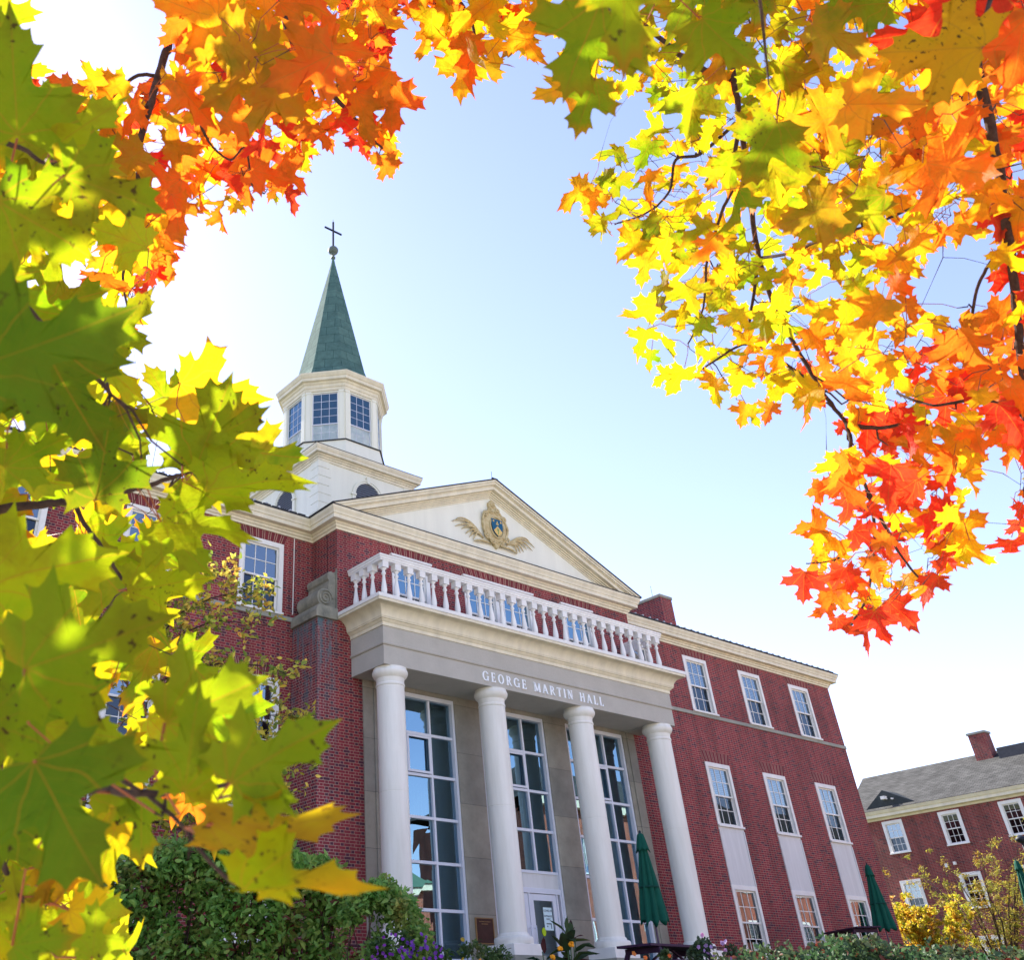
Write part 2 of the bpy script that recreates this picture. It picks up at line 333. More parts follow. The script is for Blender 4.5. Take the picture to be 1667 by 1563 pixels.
for s in (-1,1):
    wall.quad((s*5.02,-.97,7.4),(s*5.02,0,7.4),(s*5.02,0,EV),(s*5.02,-.97,EV))
    a,b=sorted((s*5.02,s*5.53)); wall.quad((a,0,7.4),(b,0,7.4),(b,0,EV),(a,0,EV))
PW=[(-3.44,-2.29),(-1.17,1.17),(2.29,3.44)]
wall.wall(1,-.97,-5.02,5.02,6.2,EV,[(a,b,ZU[0],9.25) for a,b in PW],.2)
for s in (-1,1):
    a,b=sorted((s*4.36,s*5.02)); wall.quad((a,-.97,.2),(b,-.97,.2),(b,-.97,6.2),(a,-.97,6.2))
wall.build('wall',BR1,HALL)
for s in (-1,1):
    p=MB(); a,b=sorted((s*5.02,s*5.53)); p.box(a,b,-.97,-.002,.2,7.42); p.build('buttress',BR2,HALL,label='brick buttress topped by a weathered stone scroll beside the portico')
    c=MB(); a,b=sorted((s*5.03,s*5.60)); c.prism([(a,7.42),(b,7.42),(b,7.56),(b-.05 if s>0 else b,7.68),(a if s>0 else a+.05,7.68),(a,7.56)],1,-1.03,-.01); co=c.build('stone_cap',STONED,HALL,bevel=.01)
    # scroll console
    sc=MB(); cx,cz,r=s*5.30,7.90,.215; pts=[]
    for k in range(20): 
        t=PI*(-.5)+2*PI*k/20; 
    prof=[(s*5.03,7.68),(s*5.48,7.68)]+[(cx+s*r*math.cos(t),cz+r*math.sin(t)) for t in np.linspace(-.8,1.9,12)]+[(s*5.22,8.2),(s*5.20,8.32),(s*5.235,8.36)]+[(s*5.15+s*.10*math.cos(t),8.44+.10*math.sin(t)) for t in np.linspace(-.4,2.2,8)]+[(s*5.03,8.56)]
    sc.prism(prof,1,-.93,-.12)
    sp=[]
    for k in range(46): t=k/45*4.6*PI; rr=.19*(1-k/52); sp.append((cx+rr*math.cos(t),-.945,cz+rr*math.sin(t)))
    sc.tube(sp,.016,5); sc.box(*sorted((s*5.022,s*5.035)),-.985,-.93,7.68,8.62)
    sc.build('scroll_console',STONED,HALL)
# stone band + sills
for a_,c_ in ((5.53,XE+.012),(XW-.012,-5.53)): b_=MB(); b_.box(a_,c_,-.03,.1,7.575,7.672); b_.build('stone_band',BAND,HALL)
# jack arches
ja=MB()
def jack(mb,x0,x1,z0,h,y):
    n=int((x1-x0+.2)/.056); e=.12
    for k in range(n):
        t0,t1=k/n,(k+1)/n; A=x0-.02+(x1-x0+.04)*t0; B=x0-.02+(x1-x0+.04)*t1; C=x0-e+(x1-x0+2*e)*t1; D=x0-e+(x1-x0+2*e)*t0
        mb.quad((A,y,z0),(B,y,z0),(C,y,z0+h),(D,y,z0+h),uv=[(k*.0282,.02),((k+1)*.0282,.02),((k+1)*.0282,.3),(k*.0282,.3)])
for x in WXALL:
    for z_,h__ in ((ZU[1]+.002,.24),(ZM[1]+.002,.3)): ja=MB(); jack(ja,x,x+W_,z_,h__,-.004); ja.build('brick_arch',SOLD,HALL)
for a,b in PW: ja=MB(); jack(ja,a,b,9.35,.24,-.974); ja.build('brick_arch',SOLD,HALL)
# sash windows -------------------------------------------------
def make_window(h,parent,w=W_,blind=.5,cols=3,rows=2,fw=.115,low_open=False,glass=None,split=.5,sill=True):
    glass=glass or GLASS
    f=MB(); f.box(0,fw,-.025,.12,0,h).box(w-fw,w,-.025,.12,0,h).box(fw,w-fw,-.025,.12,h-fw,h).box(fw,w-fw,-.025,.12,0,.07)
    f.box(fw,fw+.015,-.04,-.025,.07,h-fw).box(w-fw-.015,w-fw,-.04,-.025,.07,h-fw)
    if sill: f.box(-.02,w+.02,-.07,-.025,-.002,.05)
    root=f.build('window',WHITEP,parent,bevel=.004)
    mid=.07+(h-fw-.07)*split
    for (z0,z1,y,nr,gm_) in ((mid-.02,h-fw,.03,rows,glass),(.07,mid+.02,.065,rows,SCREEN)):
        s=MB(); st=.04; x0,x1=fw,w-fw
        s.box(x0,x0+st,y,y+.03,z0,z1).box(x1-st,x1,y,y+.03,z0,z1).box(x0+st,x1-st,y,y+.03,z1-st,z1).box(x0+st,x1-st,y,y+.03,z0,z0+st)
        for k in range(1,cols): xx=x0+st+(x1-x0-2*st)*k/cols; s.box(xx-.009,xx+.009,y+.004,y+.026,z0+st,z1-st)
        for k in range(1,nr): zz=z0+st+(z1-z0-2*st)*k/nr; s.box(x0+st,x1-st,y+.006,y+.024,zz-.009,zz+.009)
        s.build('sash',WHITEP,root)
        p=MB(); p.quad((x0+st,y+.015,z0+st),(x1-st,y+.015,z0+st),(x1-st,y+.015,z1-st),(x0+st,y+.015,z1-st)); p.build('pane',gm_,root)
    if blind>0:
        p=MB(); n=int((h*blind)/.05)
        for k in range(n): z=h-fw-.02-k*.05; p.quad((fw,.13,z-.046),(w-fw,.13,z-.046),(w-fw,.15,z),(fw,.15,z))
        p.build('blind',BLIND,root)
    return root
def place_tree(src,loc,rz=0):
    c=copy_tree(src,src.parent); c.location=loc; c.rotation_euler=(0,0,rz); return c
wu=make_window(ZU[1]-ZU[0],HALL,blind=.42); wm=make_window(ZM[1]-ZM[0],HALL,blind=.5); wg=make_window(ZG[1]-ZG[0],HALL,blind=.0)
for i,x in enumerate(WXALL):
    for src,z in ((wu,ZU[0]),(wm,ZM[0]),(wg,ZG[0])):
        o=src if i==0 else place_tree(src,(0,0,0)); o.location=(x,0,z)
        if x<0:
            for c_ in list(o.children):
                if c_.name.startswith('blind'): bpy.data.objects.remove(c_)
wp=make_window(9.25-ZU[0],HALL,blind=0,glass=GLASST); wp.location=(PW[0][0],-.97,ZU[0]); place_tree(wp,(PW[2][0],-.97,ZU[0])); place_tree(wp,(-1.17,-.97,ZU[0])); place_tree(wp,(.02,-.97,ZU[0]))
for a,b in PW: h_=MB(); h_.box(a-.03,b+.03,-1.02,-.9,9.252,9.30).box(a-.05,b+.05,-1.05,-.9,9.30,9.35); h_.build('window_head',WHITEP,HALL)
for i,x in enumerate(WXALL):
    p=MB(); p.box(x+.0,x+W_,-.012,.1,ZG[1]+.002,ZM[0]-.002).box(x+.0,x+.05,-.03,-.012,ZG[1],ZM[0]-.07).box(x+W_-.05,x+W_,-.03,-.012,ZG[1],ZM[0]-.07)
    p.build('spandrel_panel',PANEL,HALL)
# interior backing
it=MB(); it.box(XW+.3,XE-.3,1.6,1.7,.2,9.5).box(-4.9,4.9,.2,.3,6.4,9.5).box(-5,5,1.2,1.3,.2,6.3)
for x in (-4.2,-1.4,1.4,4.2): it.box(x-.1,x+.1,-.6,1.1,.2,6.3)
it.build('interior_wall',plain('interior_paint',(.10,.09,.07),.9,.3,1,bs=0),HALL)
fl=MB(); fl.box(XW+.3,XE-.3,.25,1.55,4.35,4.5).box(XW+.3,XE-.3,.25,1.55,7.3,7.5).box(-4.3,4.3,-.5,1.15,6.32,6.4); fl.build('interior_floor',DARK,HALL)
# curtains inside portico: stair rail verticals
vr=MB()
for x0 in (-3.9,-1.05,1.8):
    for k in range(7): vr.box(x0+1.3+k*.1,x0+1.31+k*.1,-.4,-.39,3.78,4.5)
vr.build('stair_rail',plain('rail_grey',(.3,.3,.32),.5,.1,3,bs=0),HALL)
# stone field around the tall glazing
BAYS=[(-3.9,-1.8),(-1.05,1.05),(1.8,3.9)]
sf=MB(); sf.wall(1,-.995,-4.36,4.36,.2,6.3,[(a,b,.64,6.2) for a,b in BAYS],.2)
for s in (-1,1): sf.quad((s*4.36,-.995,.2),(s*4.36,-.965,.2),(s*4.36,-.965,6.3),(s*4.36,-.995,6.3))
for s in (-1,1): a,b=sorted((s*4.05,s*4.09)); sf.box(a,b,-1.02,-.993,.7,6.3)
sf.build('stone_surround',STONEB,HALL)
ZT=[6.2,5.38,4.55,3.73,2.91,2.08,1.25,.64]
def bay(x0,x1,door=False):
    f=MB(); y0,y1=-.93,-.83; fw=.06; zb=.64
    f.box(x0,x0+fw,y0-.04,y1,zb,6.2).box(x1-fw,x1,y0-.04,y1,zb,6.2).box(x0+fw,x1-fw,y0-.04,y1,6.2-.09,6.2)
    mu=[x0+.7,x0+1.4]; zlow=2.91 if door else zb
    for x in mu: f.box(x-.025,x+.025,y0,y1-.02,zlow,6.11)
    for z in ZT[1:-1]:
        if z<zlow-.01: continue
        f.box(x0+fw,x1-fw,y0+.004,y1-.024,z-.028,z+.028)
    f.box(x0+fw,x1-fw,y0,y1,zb,zb+.06) if not door else None
    xs=[x0+fw]+mu+[x1-fw]
    r=f.build('tall_window',ALU,HALL,label='tall metal glazing with entrance doors below' if door else None,bevel=.003)
    g=MB()
    for i in range(3):
        for j in range(len(ZT)-1):
            if ZT[j+1]<zlow-.02: continue
            R2=random.Random(i*31+j+int(x0*7)); e=R2.uniform(-.0018,.0018); q=R2.uniform(-.0018,.0018)
            g.quad((xs[i],-.87+e,ZT[j+1]),(xs[i+1],-.87-e+q,ZT[j+1]),(xs[i+1],-.87-e,ZT[j]),(xs[i],-.87+e+q,ZT[j]))
    g.build('pane',GLASST,r)
    v=MB(); a,b=x0+.7+.045,x0+1.4-.045; 
    for (a,b) in ((x0+.7+.03,x0+1.4-.03),):
        z0,z1=ZT[2]+.04,ZT[1]-.04; v.box(a,a+.045,y0-.02,y0,z0,z1).box(b-.045,b,y0-.02,y0,z0,z1).box(a+.045,b-.045,y0-.02,y0,z1-.045,z1).box(a+.045,b-.045,y0-.02,y0,z0,z0+.045)
    v.build('vent_sash',ALU,r)
    return r
for k,(a,b) in enumerate(BAYS): bay(a,b,k==1)
# entrance door under the centre bay
pn=MB(); pn.box(-.99,.99,-.9,-.86,2.60,2.885); pn.build('transom_panel',PANEL,HALL)
fr=MB(); fr.box(-.99,.99,-.95,-.84,2.50,2.60)
for x in (-.99,-.86,.83,.95): fr.box(x,x+.04,-.95,-.84,.64,2.5)
fr.box(-.02,.02,-.95,-.84,.64,2.5); fr.build('door_frame',ALU,HALL,bevel=.003)
for s in (-1,1):
    d=MB(); a,b=sorted((s*.025,s*.825)); d.box(a,a+.11,-.93,-.88,.65,2.49).box(b-.11,b,-.93,-.88,.65,2.49).box(a+.11,b-.11,-.93,-.88,2.37,2.49).box(a+.11,b-.11,-.93,-.88,.65,.9)
    dr=d.build('door',ALU,HALL,bevel=.003)
    q=MB(); q.quad((a+.11,-.905,.9),(b-.11,-.905,.9),(b-.11,-.905,2.37),(a+.11,-.905,2.37)); q.build('pane',GLASS,dr)
    hd=MB(); hx=a+.05 if s>0 else b-.05; hd.tube([(hx,-.99,1.5),(hx,-.99,1.9)],.012,6).tube([(hx,-.99,1.55),(hx,-.93,1.55)],.009,5).tube([(hx,-.99,1.85),(hx,-.93,1.85)],.009,5); hd.build('handle',ALU,dr)
# columns ------------------------------------------------------
def make_column():
    c=MB(); pr=[(.0,0)]
    pr=[(.375,0),(.385,.04),(.385,.09),(.37,.12),(.315,.135),(.31,.16),(.29,.19)]
    z0,z1=.19,4.44
    for k in range(9):
        t=k/8; pr.append((.277+.011*t+.004*math.sin(PI*t),z0+(z1-z0)*t))
        if k==4: zz=z0+(z1-z0)*.53; pr+=[(.2865,zz-.006),(.281,zz-.004),(.281,zz+.002),(.2868,zz+.004)]
    pr+=[(.30,4.45),(.305,4.47),(.30,4.49),(.288,4.50),(.29,4.56),(.30,4.60),(.345,4.64),(.372,4.69),(.375,4.73),(.36,4.77),(.35,4.78),(.35,4.81)]
    c.lathe(pr,seg=48); o=c.build('column',COLM,HALL); o.data.set_sharp_from_angle(angle=.55)
    pl=MB(); pl.box(-.375,.375,-.375,.375,-.19,-.002); pl.build('plinth',WHITEP,o,bevel=.008)
    p2=MB(); p2.box(-.42,.42,-.42,.42,-.84,-.192); p2.build('pedestal',BAND,o,bevel=.008)
    return o
c0=make_column()
for k in range(4):
    o=c0 if k==0 else place_tree(c0,(0,0,0)); o.location=((k-1.5)*2.85,-1.82,1.46)
# entablature --------------------------------------------------
PATH=[(-4.65,-.98),(-4.65,-2.11),(4.65,-2.11),(4.65,-.98)]
e=MB(); e.sweep(PATH,[(0,6.27),(0,6.665),(.028,6.67),(.04,6.695),(.03,6.715),(.012,6.72),(.012,7.06),(-.62,7.06),(-.62,6.27)]); e.build('architrave',STUCCO,HALL)
cove=[(.355-.235*math.cos(t),7.225+.225*math.sin(t)) for t in np.linspace(0,PI/2*.93,10)]
e=MB(); e.sweep(PATH,[(.03,7.062),(.03,7.13),(.05,7.15),(.075,7.175),(.08,7.19),(.105,7.193),(.11,7.22)]+cove+[(.365,7.455),(.368,7.505),(-.6,7.505),(-.6,7.062)])
e.sm=[True]*len(e.sm)
e.build('portico_cornice',CREAM,HALL).data.set_sharp_from_angle(angle=.5)
e=MB(); e.sweep(PATH,[(.37,7.507),(.385,7.515),(.385,7.59),(.37,7.60),(-.7,7.60),(-.7,7.507)]).box(-4.3,4.3,-1.75,-.98,7.51,7.59); e.build('balcony_slab',WHITEP,HALL)
e=MB(); e.box(-4.1,4.1,-1.6,-.98,6.29,6.4); e.build('portico_ceiling',STUCCO,HALL)
# balustrade
bal=MB(); bal.sweep([(-4.62,-.98),(-4.62,-2.08),(4.62,-2.08),(4.62,-.98)],[(.085,8.50),(.085,8.53),(.10,8.545),(.10,8.585),(.115,8.60),(.115,8.635),(.10,8.645),(-.10,8.645),(-.115,8.635),(-.115,8.60),(-.10,8.585),(-.10,8.545),(-.085,8.53),(-.085,8.50)])
BALU=bal.build('balustrade',WHITEP,HALL)
bb=MB(); bb.lathe([(.05,0),(.06,.02),(.055,.05),(.035,.08),(.045,.12),(.058,.19),(.066,.26),(.060,.33),(.045,.44),(.033,.53),(.028,.60),(.05,.625),(.05,.655),(.034,.67),(.034,.71),(.06,.735),(.06,.755)],seg=14)
bb.box(-.08,.08,-.08,.08,.757,.90); bb0=bb.build('baluster',WHITEP,BALU)
pos=[(-4.56+k*9.12/26,-2.08) for k in range(27)]+[(sx*4.62,y) for sx in (-1,1) for y in (-1.76,-1.45,-1.14)]
for i,(x,y) in enumerate(pos):
    o=bb0 if i==0 else bb0.copy()
    if i: COL.objects.link(o); o.parent=BALU
    o.location=(x,y,7.598)
# main cornice --------------------------------------------------
MP=[(XW-.0,0),(-5.02,0),(-5.02,-.97),(5.02,-.97),(5.02,0),(XE,0),(XE,13)]
CP=[(-.05,9.58),(.03,9.585),(.035,9.63),(.07,9.65),(.075,9.69),(.11,9.71),(.12,9.745),(.245,9.75),(.25,9.84),(.27,9.85),(.285,9.90),(.325,9.96),(.335,10.01),(-.05,10.01)]
e=MB(); e.sweep(MP,CP); e.build('cornice',CREAM,HALL)
e=MB(); e.sweep(MP,[(-.05,10.012),(.345,10.012),(.345,10.035),(-.05,10.05)]); e.build('roof_edge',ROOFM,HALL)
# pediment
sl_=2.18/5.35
def chev(mb,o0,o1,y0,y1,base=10.037,apex=12.21):
    X0=(apex-o0-base)/sl_; X1=(apex-o1-base)/sl_
    mb.prism([(-X0,base),(0,apex-o0),(0,apex-o1),(-X1,base)],1,y0,y1); mb.prism([(X0,base),(0,apex-o0),(0,apex-o1),(X1,base)],1,y0,y1)
e=MB(); chev(e,.0,.06,-1.32,-.9); chev(e,.062,.12,-1.29,-.9); chev(e,.122,.145,-1.25,-.9); chev(e,.147,.25,-1.22,-.9)
chev(e,.252,.30,-1.12,-.9); chev(e,.302,.345,-1.08,-.9); chev(e,.347,.39,-1.045,-.9); chev(e,.392,.44,-1.02,-.9)
e.build('raking_cornice',CREAM,HALL)
e=MB(); e.prism([(-4.3,10.037),(4.3,10.037),(0,11.80)],1,-1.0,-.95); e.build('tympanum',PALE,HALL)
e=MB(); chev(e,-.03,-.002,-1.345,6.0,base=10.04,apex=12.21); e.build('gable_roof',ROOFM,HALL)
# main roof
PITCH=math.tan(math.radians(21)); rf=MB(); y0=-.34; zr=10.045; yr=6.4; zt=zr+(yr-y0)*PITCH; xa,xb=XW-.3,XE+.34; dx=(yr-y0)
rf.quad((xa,y0,zr),(xb,y0,zr),(xb-dx,yr,zt),(xa+dx,yr,zt)); rf.quad((xa,13.2,zr),(xb,13.2,zr),(xb-dx,yr,zt),(xa+dx,yr,zt)); rf.quad((xb,y0,zr),(xb,13.2,zr),(xb-dx,yr,zt)); rf.quad((xa,y0,zr),(xa,13.2,zr),(xa+dx,yr,zt))
rf.build('roof',ROOFM,HALL)
sg=MB(); k=XW+.2
while k<XE:
    if abs(k)>5.6: sg.box(k,k+.05,-.30,-.22,10.06,10.13); 
    k+=.33
sg.build('snow_guards',plain('zinc',(.45,.47,.5),.5,.2,5,bs=0),HALL)
ra=MB(); k=-.35
for a_,c_ in ((XW,-5.5),(5.5,XE)):
    e=MB()
    for x in np.arange(a_,c_,.24): e.box(x,x+.2,-.36,-.30,10.037,10.055+.012*R.random())
    e.build('shingle_edge',ROOFM,HALL)
# downpipe line in the left corner + wires
dp=MB(); dp.box(-5.56,-5.545,-.02,-.004,7.75,9.58); dp.build('corner_flashing',WHITEP,HALL)
wi=MB(); wi.tube([(-5.2,-.35,10.04),(-5.06,-.55,9.75),(-5.035,-.6,9.5),(-5.032,-.62,8.5)],.006,4); wi.build('cable',DMETAL,HALL)
# chimneys
for (x,y,wx,wy,zt2) in ((10.55,1.72,.62,1.45,12.26),(-15.2,4.3,.8,1.6,13.6)):
    c=MB(); c.box(x,x+wx,y,y+wy,10.2,zt2-.1); co=c.build('chimney',BR1,HALL); c=MB(); c.box(x-.03,x+wx+.03,y-.03,y+wy+.03,zt2-.1,zt2); c.build('chimney_cap',BAND,co,bevel=.01)
    for k in (.25,.85): r_=MB(); r_.tube([(x+.1,y+wy*k,zt2),(x+.1,y+wy*k,zt2+.42)],.008,4); r_.build('lightning_rod',DMETAL,co)
r_=MB(); r_.tube([(.0,-1.2,12.22),(0,-1.2,12.5)],.008,4).tube([(-.1,-1.3,12.235),(.1,-1.3,12.235)],.03,5); r_.build('lightning_rod',DMETAL,HALL)
# ---------------------------------------------------------------- tower
TX,TY=0,6.28; tb=1.905
tw=MB(); 
for axis,pos,inw in ((1,TY-tb,1),(0,TX-tb,1),(1,TY+tb,-1),(0,TX+tb,-1)):
    c0_=TX if axis==1 else TY
    tw.wall(axis,pos,c0_-tb,c0_+tb,10.5,14.9,[],0.2,inw)
TW=tw.build('tower_base',PALE,HALL)
for sx,sy in ((-1,-1),(1,-1),(-1,1)):
    q=MB()
    for k in range(13):
        z=11.0+k*.30; L1=.46 if k%2 else .40; x=TX+sx*tb; y=TY+sy*tb
        q.box(x+sx*.02,x-sx*L1,y+sy*.02,y-sy*L1,z,z+.283)
    q.build('quoins',PALE,TW)
def arch(face):
    # local: x along face, y outward negative
    xf=Matrix.Translation((TX,TY,0))@Matrix.Rotation({'front':0,'left':-PI/2}[face],4,'Z')@Matrix.Translation((0,-tb,0))
    zc=14.0; r1,r0=.63,.50
    a=MB(); n=20
    for k in range(n):
        t0,t1=PI*k/n,PI*(k+1)/n
        for (ra_,rb_,yy) in ((r0,r1,-.045),(r0+.07,r1-.02,-.065)):
            P=[(ra_*math.cos(t0),zc+ra_*math.sin(t0)),(rb_*math.cos(t0),zc+rb_*math.sin(t0)),(rb_*math.cos(t1),zc+rb_*math.sin(t1)),(ra_*math.cos(t1),zc+ra_*math.sin(t1))]
            a.prism(P,1,yy,-.003)
    for s in (-1,1): a.box(s*r0,s*r1,-.045,-.003,13.0,zc-.03).box(s*(r0-.02),s*(r1+.05),-.07,-.003,zc-.03,zc+.03)
    a.prism([(-.05,zc+r0-.01),(.05,zc+r0-.01),(.08,zc+r1+.09),(-.08,zc+r1+.09)],1,-.09,-.003)
    o=a.build('arch_surround',PALE,TW,xf=xf)
    l=MB(); pl=[(-r0,13.0),(r0,13.0)]+[(r0*math.cos(t),zc+r0*math.sin(t)) for t in np.linspace(0,PI,20)]; l.prism(pl,1,-.006,-.003)
    z=13.05
    l.build('louver_backing',LOUV,o,xf=xf); l=MB()
    while z<zc+r0-.05:
        w=r0 if z<zc else math.sqrt(max(0,r0*r0-(z-zc)**2)); l.prism([(-.035,z),(-.008,z+.05),(-.008,z+.062),(-.035,z+.012)],0,-w+.01,w-.01); z+=.075
    l.build('louver',plain('louver_blade',(.16,.18,.22),.6,.1,3,bs=0),o,xf=xf)
arch('front'); arch('left')
e=MB(); SQ=[(TX-tb,TY+tb),(TX-tb,TY-tb),(TX+tb,TY-tb),(TX+tb,TY+tb)]
e.sweep(SQ,[(-.1,14.82),(.03,14.82),(.03,14.90),(.06,14.915),(.06,14.96),(.10,14.98),(.11,15.02),(.20,15.03),(.205,15.12),(.22,15.13),(.25,15.20),(.25,15.26),(-.1,15.34)],closed=True); e.build('tower_cornice',CREAM,TW)
e=MB(); e.sweep(SQ,[(-.1,15.345),(.26,15.262),(.26,15.278),(-.1,15.36)],closed=True); e.build('tower_lead_edge',ROOFM,TW)
C8=math.cos(PI/8)
def octr(a): return a/C8
o8=lambda a:[(TX+octr(a)*math.cos(-t),TY+octr(a)*math.sin(-t)) for t in [ -PI/8-k*PI/4 for k in range(8)]]
def octpath(a):
    # clockwise-outward: direction so that right-hand normal is outward -> counterclockwise path
    return [(TX+octr(a)*math.cos(PI/8+k*PI/4),TY+octr(a)*math.sin(PI/8+k*PI/4)) for k in range(8)]
e=MB(); e.lathe([(octr(1.80),15.2),(octr(1.79),15.35),(octr(1.70),16.05)],(TX,TY,0),8,sm=False,rot=PI/8); e.build('lantern_skirt',PALE,TW)
e=MB(); e.sweep(octpath(1.62),[(-.1,16.02),(.13,16.052),(.13,16.075),(-.02,16.10),(-.1,16.10)],closed=True); e.build('skirt_ledge',ROOFM,TW)
LAN=MB(); A8=1.62; ww2=.44; z0w,z1w=16.14,18.0
hf=A8*math.tan(PI/8)
for k in range(8):
    xf=Matrix.Translation((TX,TY,0))@Matrix.Rotation(k*PI/4,4,'Z')@Matrix.Translation((0,-A8,0))
    t=MB(); t.wall(1,0,-hf,hf,16.05,18.1,[(-ww2,ww2,z0w,z1w)],.12)
    t.box(-hf+.02,-ww2-.05,-.03,-.001,16.1,17.98).box(ww2+.05,hf-.02,-.03,-.001,16.1,17.98)
    t.box(-hf+.0,-ww2-.03,-.045,-.001,17.98,18.09).box(ww2+.03,hf-.0,-.045,-.001,17.98,18.09)
    t.box(-ww2-.045,-ww2,-.02,-.001,z0w,z1w+.045).box(ww2,ww2+.045,-.02,-.001,z0w,z1w+.045).box(-ww2,ww2,-.02,-.001,z1w,z1w+.045)
    i=len(LAN.v); LAN.v+=[tuple(xf@Vector(v)) for v in t.v]; LAN.f+=[tuple(i+a for a in f) for f in t.f]; LAN.sm+=t.sm
LO=LAN.build('lantern',PALE,TW)
for k in range(8):
    xf=Matrix.Translation((TX,TY,0))@Matrix.Rotation(k*PI/4,4,'Z')@Matrix.Translation((0,-A8,0))
    s=MB(); zm=z0w+.62
    for (a,b,y,nr) in ((zm,z1w,.03,4),(z0w,zm+.03,.06,2)):
        s.box(-ww2,-ww2+.03,y,y+.03,a,b).box(ww2-.03,ww2,y,y+.03,a,b).box(-ww2+.03,ww2-.03,y,y+.03,b-.035,b).box(-ww2+.03,ww2-.03,y,y+.03,a,a+.035)
        for q_ in (1,2): xx=-ww2+.03+(2*ww2-.06)*q_/3; s.box(xx-.007,xx+.007,y+.004,y+.026,a+.035,b-.035)
        for q_ in range(1,nr): zz=a+.035+(b-a-.07)*q_/nr; s.box(-ww2+.03,ww2-.03,y+.006,y+.024,zz-.007,zz+.007)
    wo=s.build('lantern_window',ALU,TW,xf=xf)
    for (a,b,y,gm) in ((zm+.03,z1w-.03,.045,GLASSL),(z0w+.03,zm,.075,GLASSW)):
        g=MB(); g.quad((-ww2+.03,y,a),(ww2-.03,y,a),(ww2-.03,y,b),(-ww2+.03,y,b)); g.build('pane',gm,wo,xf=xf)
e=MB(); e.sweep(octpath(A8),[(-.1,18.06),(.05,18.06),(.055,18.17),(.08,18.19),(.085,18.30),(.12,18.33),(.14,18.39),(.23,18.41),(.235,18.52),(.26,18.54),(.31,18.64),(.315,18.69),(-.1,18.74)],closed=True)
e.quad(*[(x,y,18.2) for x,y in octpath(1.55)]); e.build('lantern_cornice',CREAM,TW)
pr=[(octr(1.92),18.70),(octr(1.66),18.745),(octr(1.50),18.84),(octr(1.38),19.0),(octr(1.285),19.25),(octr(1.225),19.45)]
for k in range(1,20): z=19.45+(25.5-19.45)*k/20; pr.append((octr(.2005*(25.56-z)),z))
pr.append((octr(.03),25.52))
e=MB(); e.lathe(pr,(TX,TY,0),8,sm=False,rot=PI/8,uvscale=1); SPI=e.build('spire',COPPER,TW)
e=MB(); e.lathe([(.02,25.42),(.09,25.46),(.09,25.52),(.05,25.56),(.05,25.66),(.12,25.70)],(TX,TY,0),16)
e.lathe([(.205*math.sin(t)+.002,25.88-.205*math.cos(t)) for t in np.linspace(0,PI,16)],(TX,TY,0),24); e.build('finial_ball',BALL,TW)
e=MB(); e.box(TX-.03,TX+.03,TY-.03,TY+.03,26.05,27.45).box(TX-.42,TX-.032,TY-.028,TY+.028,26.93,26.99).box(TX+.032,TX+.42,TY-.028,TY+.028,26.93,26.99); e.build('cross',DMETAL,TW)
e=MB(); e.tube([(TX,TY,27.45),(TX,TY,27.6)],.008,4); e.build('lightning_rod',DMETAL,TW)
# ---------------------------------------------------------------- crest
CR=empty('crest',(0,0,0)); CR.parent=HALL
def blob(mb,cx,cz,rx,rz,y,th,seg=28,amp=0,fr=0):
    i=len(mb.v); rings=[(1,0),(1,.5),(.93,.85),(.75,1),(0.01,1.08)]
    for (s,h) in rings:
        for k in range(seg):
            t=2*PI*k/seg; q=1+amp*math.cos(fr*t); mb.v.append((cx+rx*s*q*math.cos(t),y-th*h,cz+rz*s*q*math.sin(t)))
    for j in range(len(rings)-1):
        for k in range(seg): k2=(k+1)%seg; mb.f.append((i+j*seg+k,i+j*seg+k2,i+(j+1)*seg+k2,i+(j+1)*seg+k)); mb.sm.append(True)
def spiral(mb,cx,cz,r,turns,dirn,y,rad=.02,start=0):
    pts=[]
    n=int(18*turns)
    for k in range(n+1): t=k/n; a=start+dirn*2*PI*turns*t; rr=r*(1-t*.9); pts.append((cx+rr*math.cos(a),y-.01-.015*t,cz+rr*math.sin(a)))
    mb.tube(pts,[rad*(1-.3*k/n) for k in range(n+1)],6)
Yt=-1.0
cs=MB(); blob(cs,.05,10.93,.42,.47,Yt,.09,amp=.03,fr=6)
outl=[(.05+.43*math.cos(t)*(1+.05*math.cos(5*t)),Yt-.07,10.93+.47*math.sin(t)*(1+.05*math.cos(5*t))) for t in np.linspace(0,2*PI,40)]; cs.tube(outl,.035,6)
ov=[(.08+.235*math.cos(t),Yt-.105,10.90+.30*math.sin(t)) for t in np.linspace(0,2*PI,32)]; cs.tube(ov,.022,6)
for (x,z,r,tn,d,st) in ((-.28,11.22,.09,1.6,1,0),(.38,11.2,.09,1.6,-1,PI),(-.3,10.62,.1,1.6,-1,0),(.42,10.64,.1,1.6,1,PI),(-.1,10.5,.09,1.6,1,PI),(.22,10.48,.09,1.6,-1,0),(-.08,11.38,.1,1.6,-1,0),(.16,11.4,.1,1.6,1,PI),(.02,11.53,.07,1.5,1,0)): spiral(cs,x,z,r,tn,d,Yt-.08,.026,st)
blob(cs,.04,11.48,.15,.20,Yt,.08,amp=.12,fr=5); blob(cs,.04,11.62,.08,.07,Yt,.09,amp=.2,fr=3); blob(cs,.05,10.42,.1,.09,Yt,.08,amp=.15,fr=4)
cs.build('cartouche',GOLD,CR)
wg_=MB()
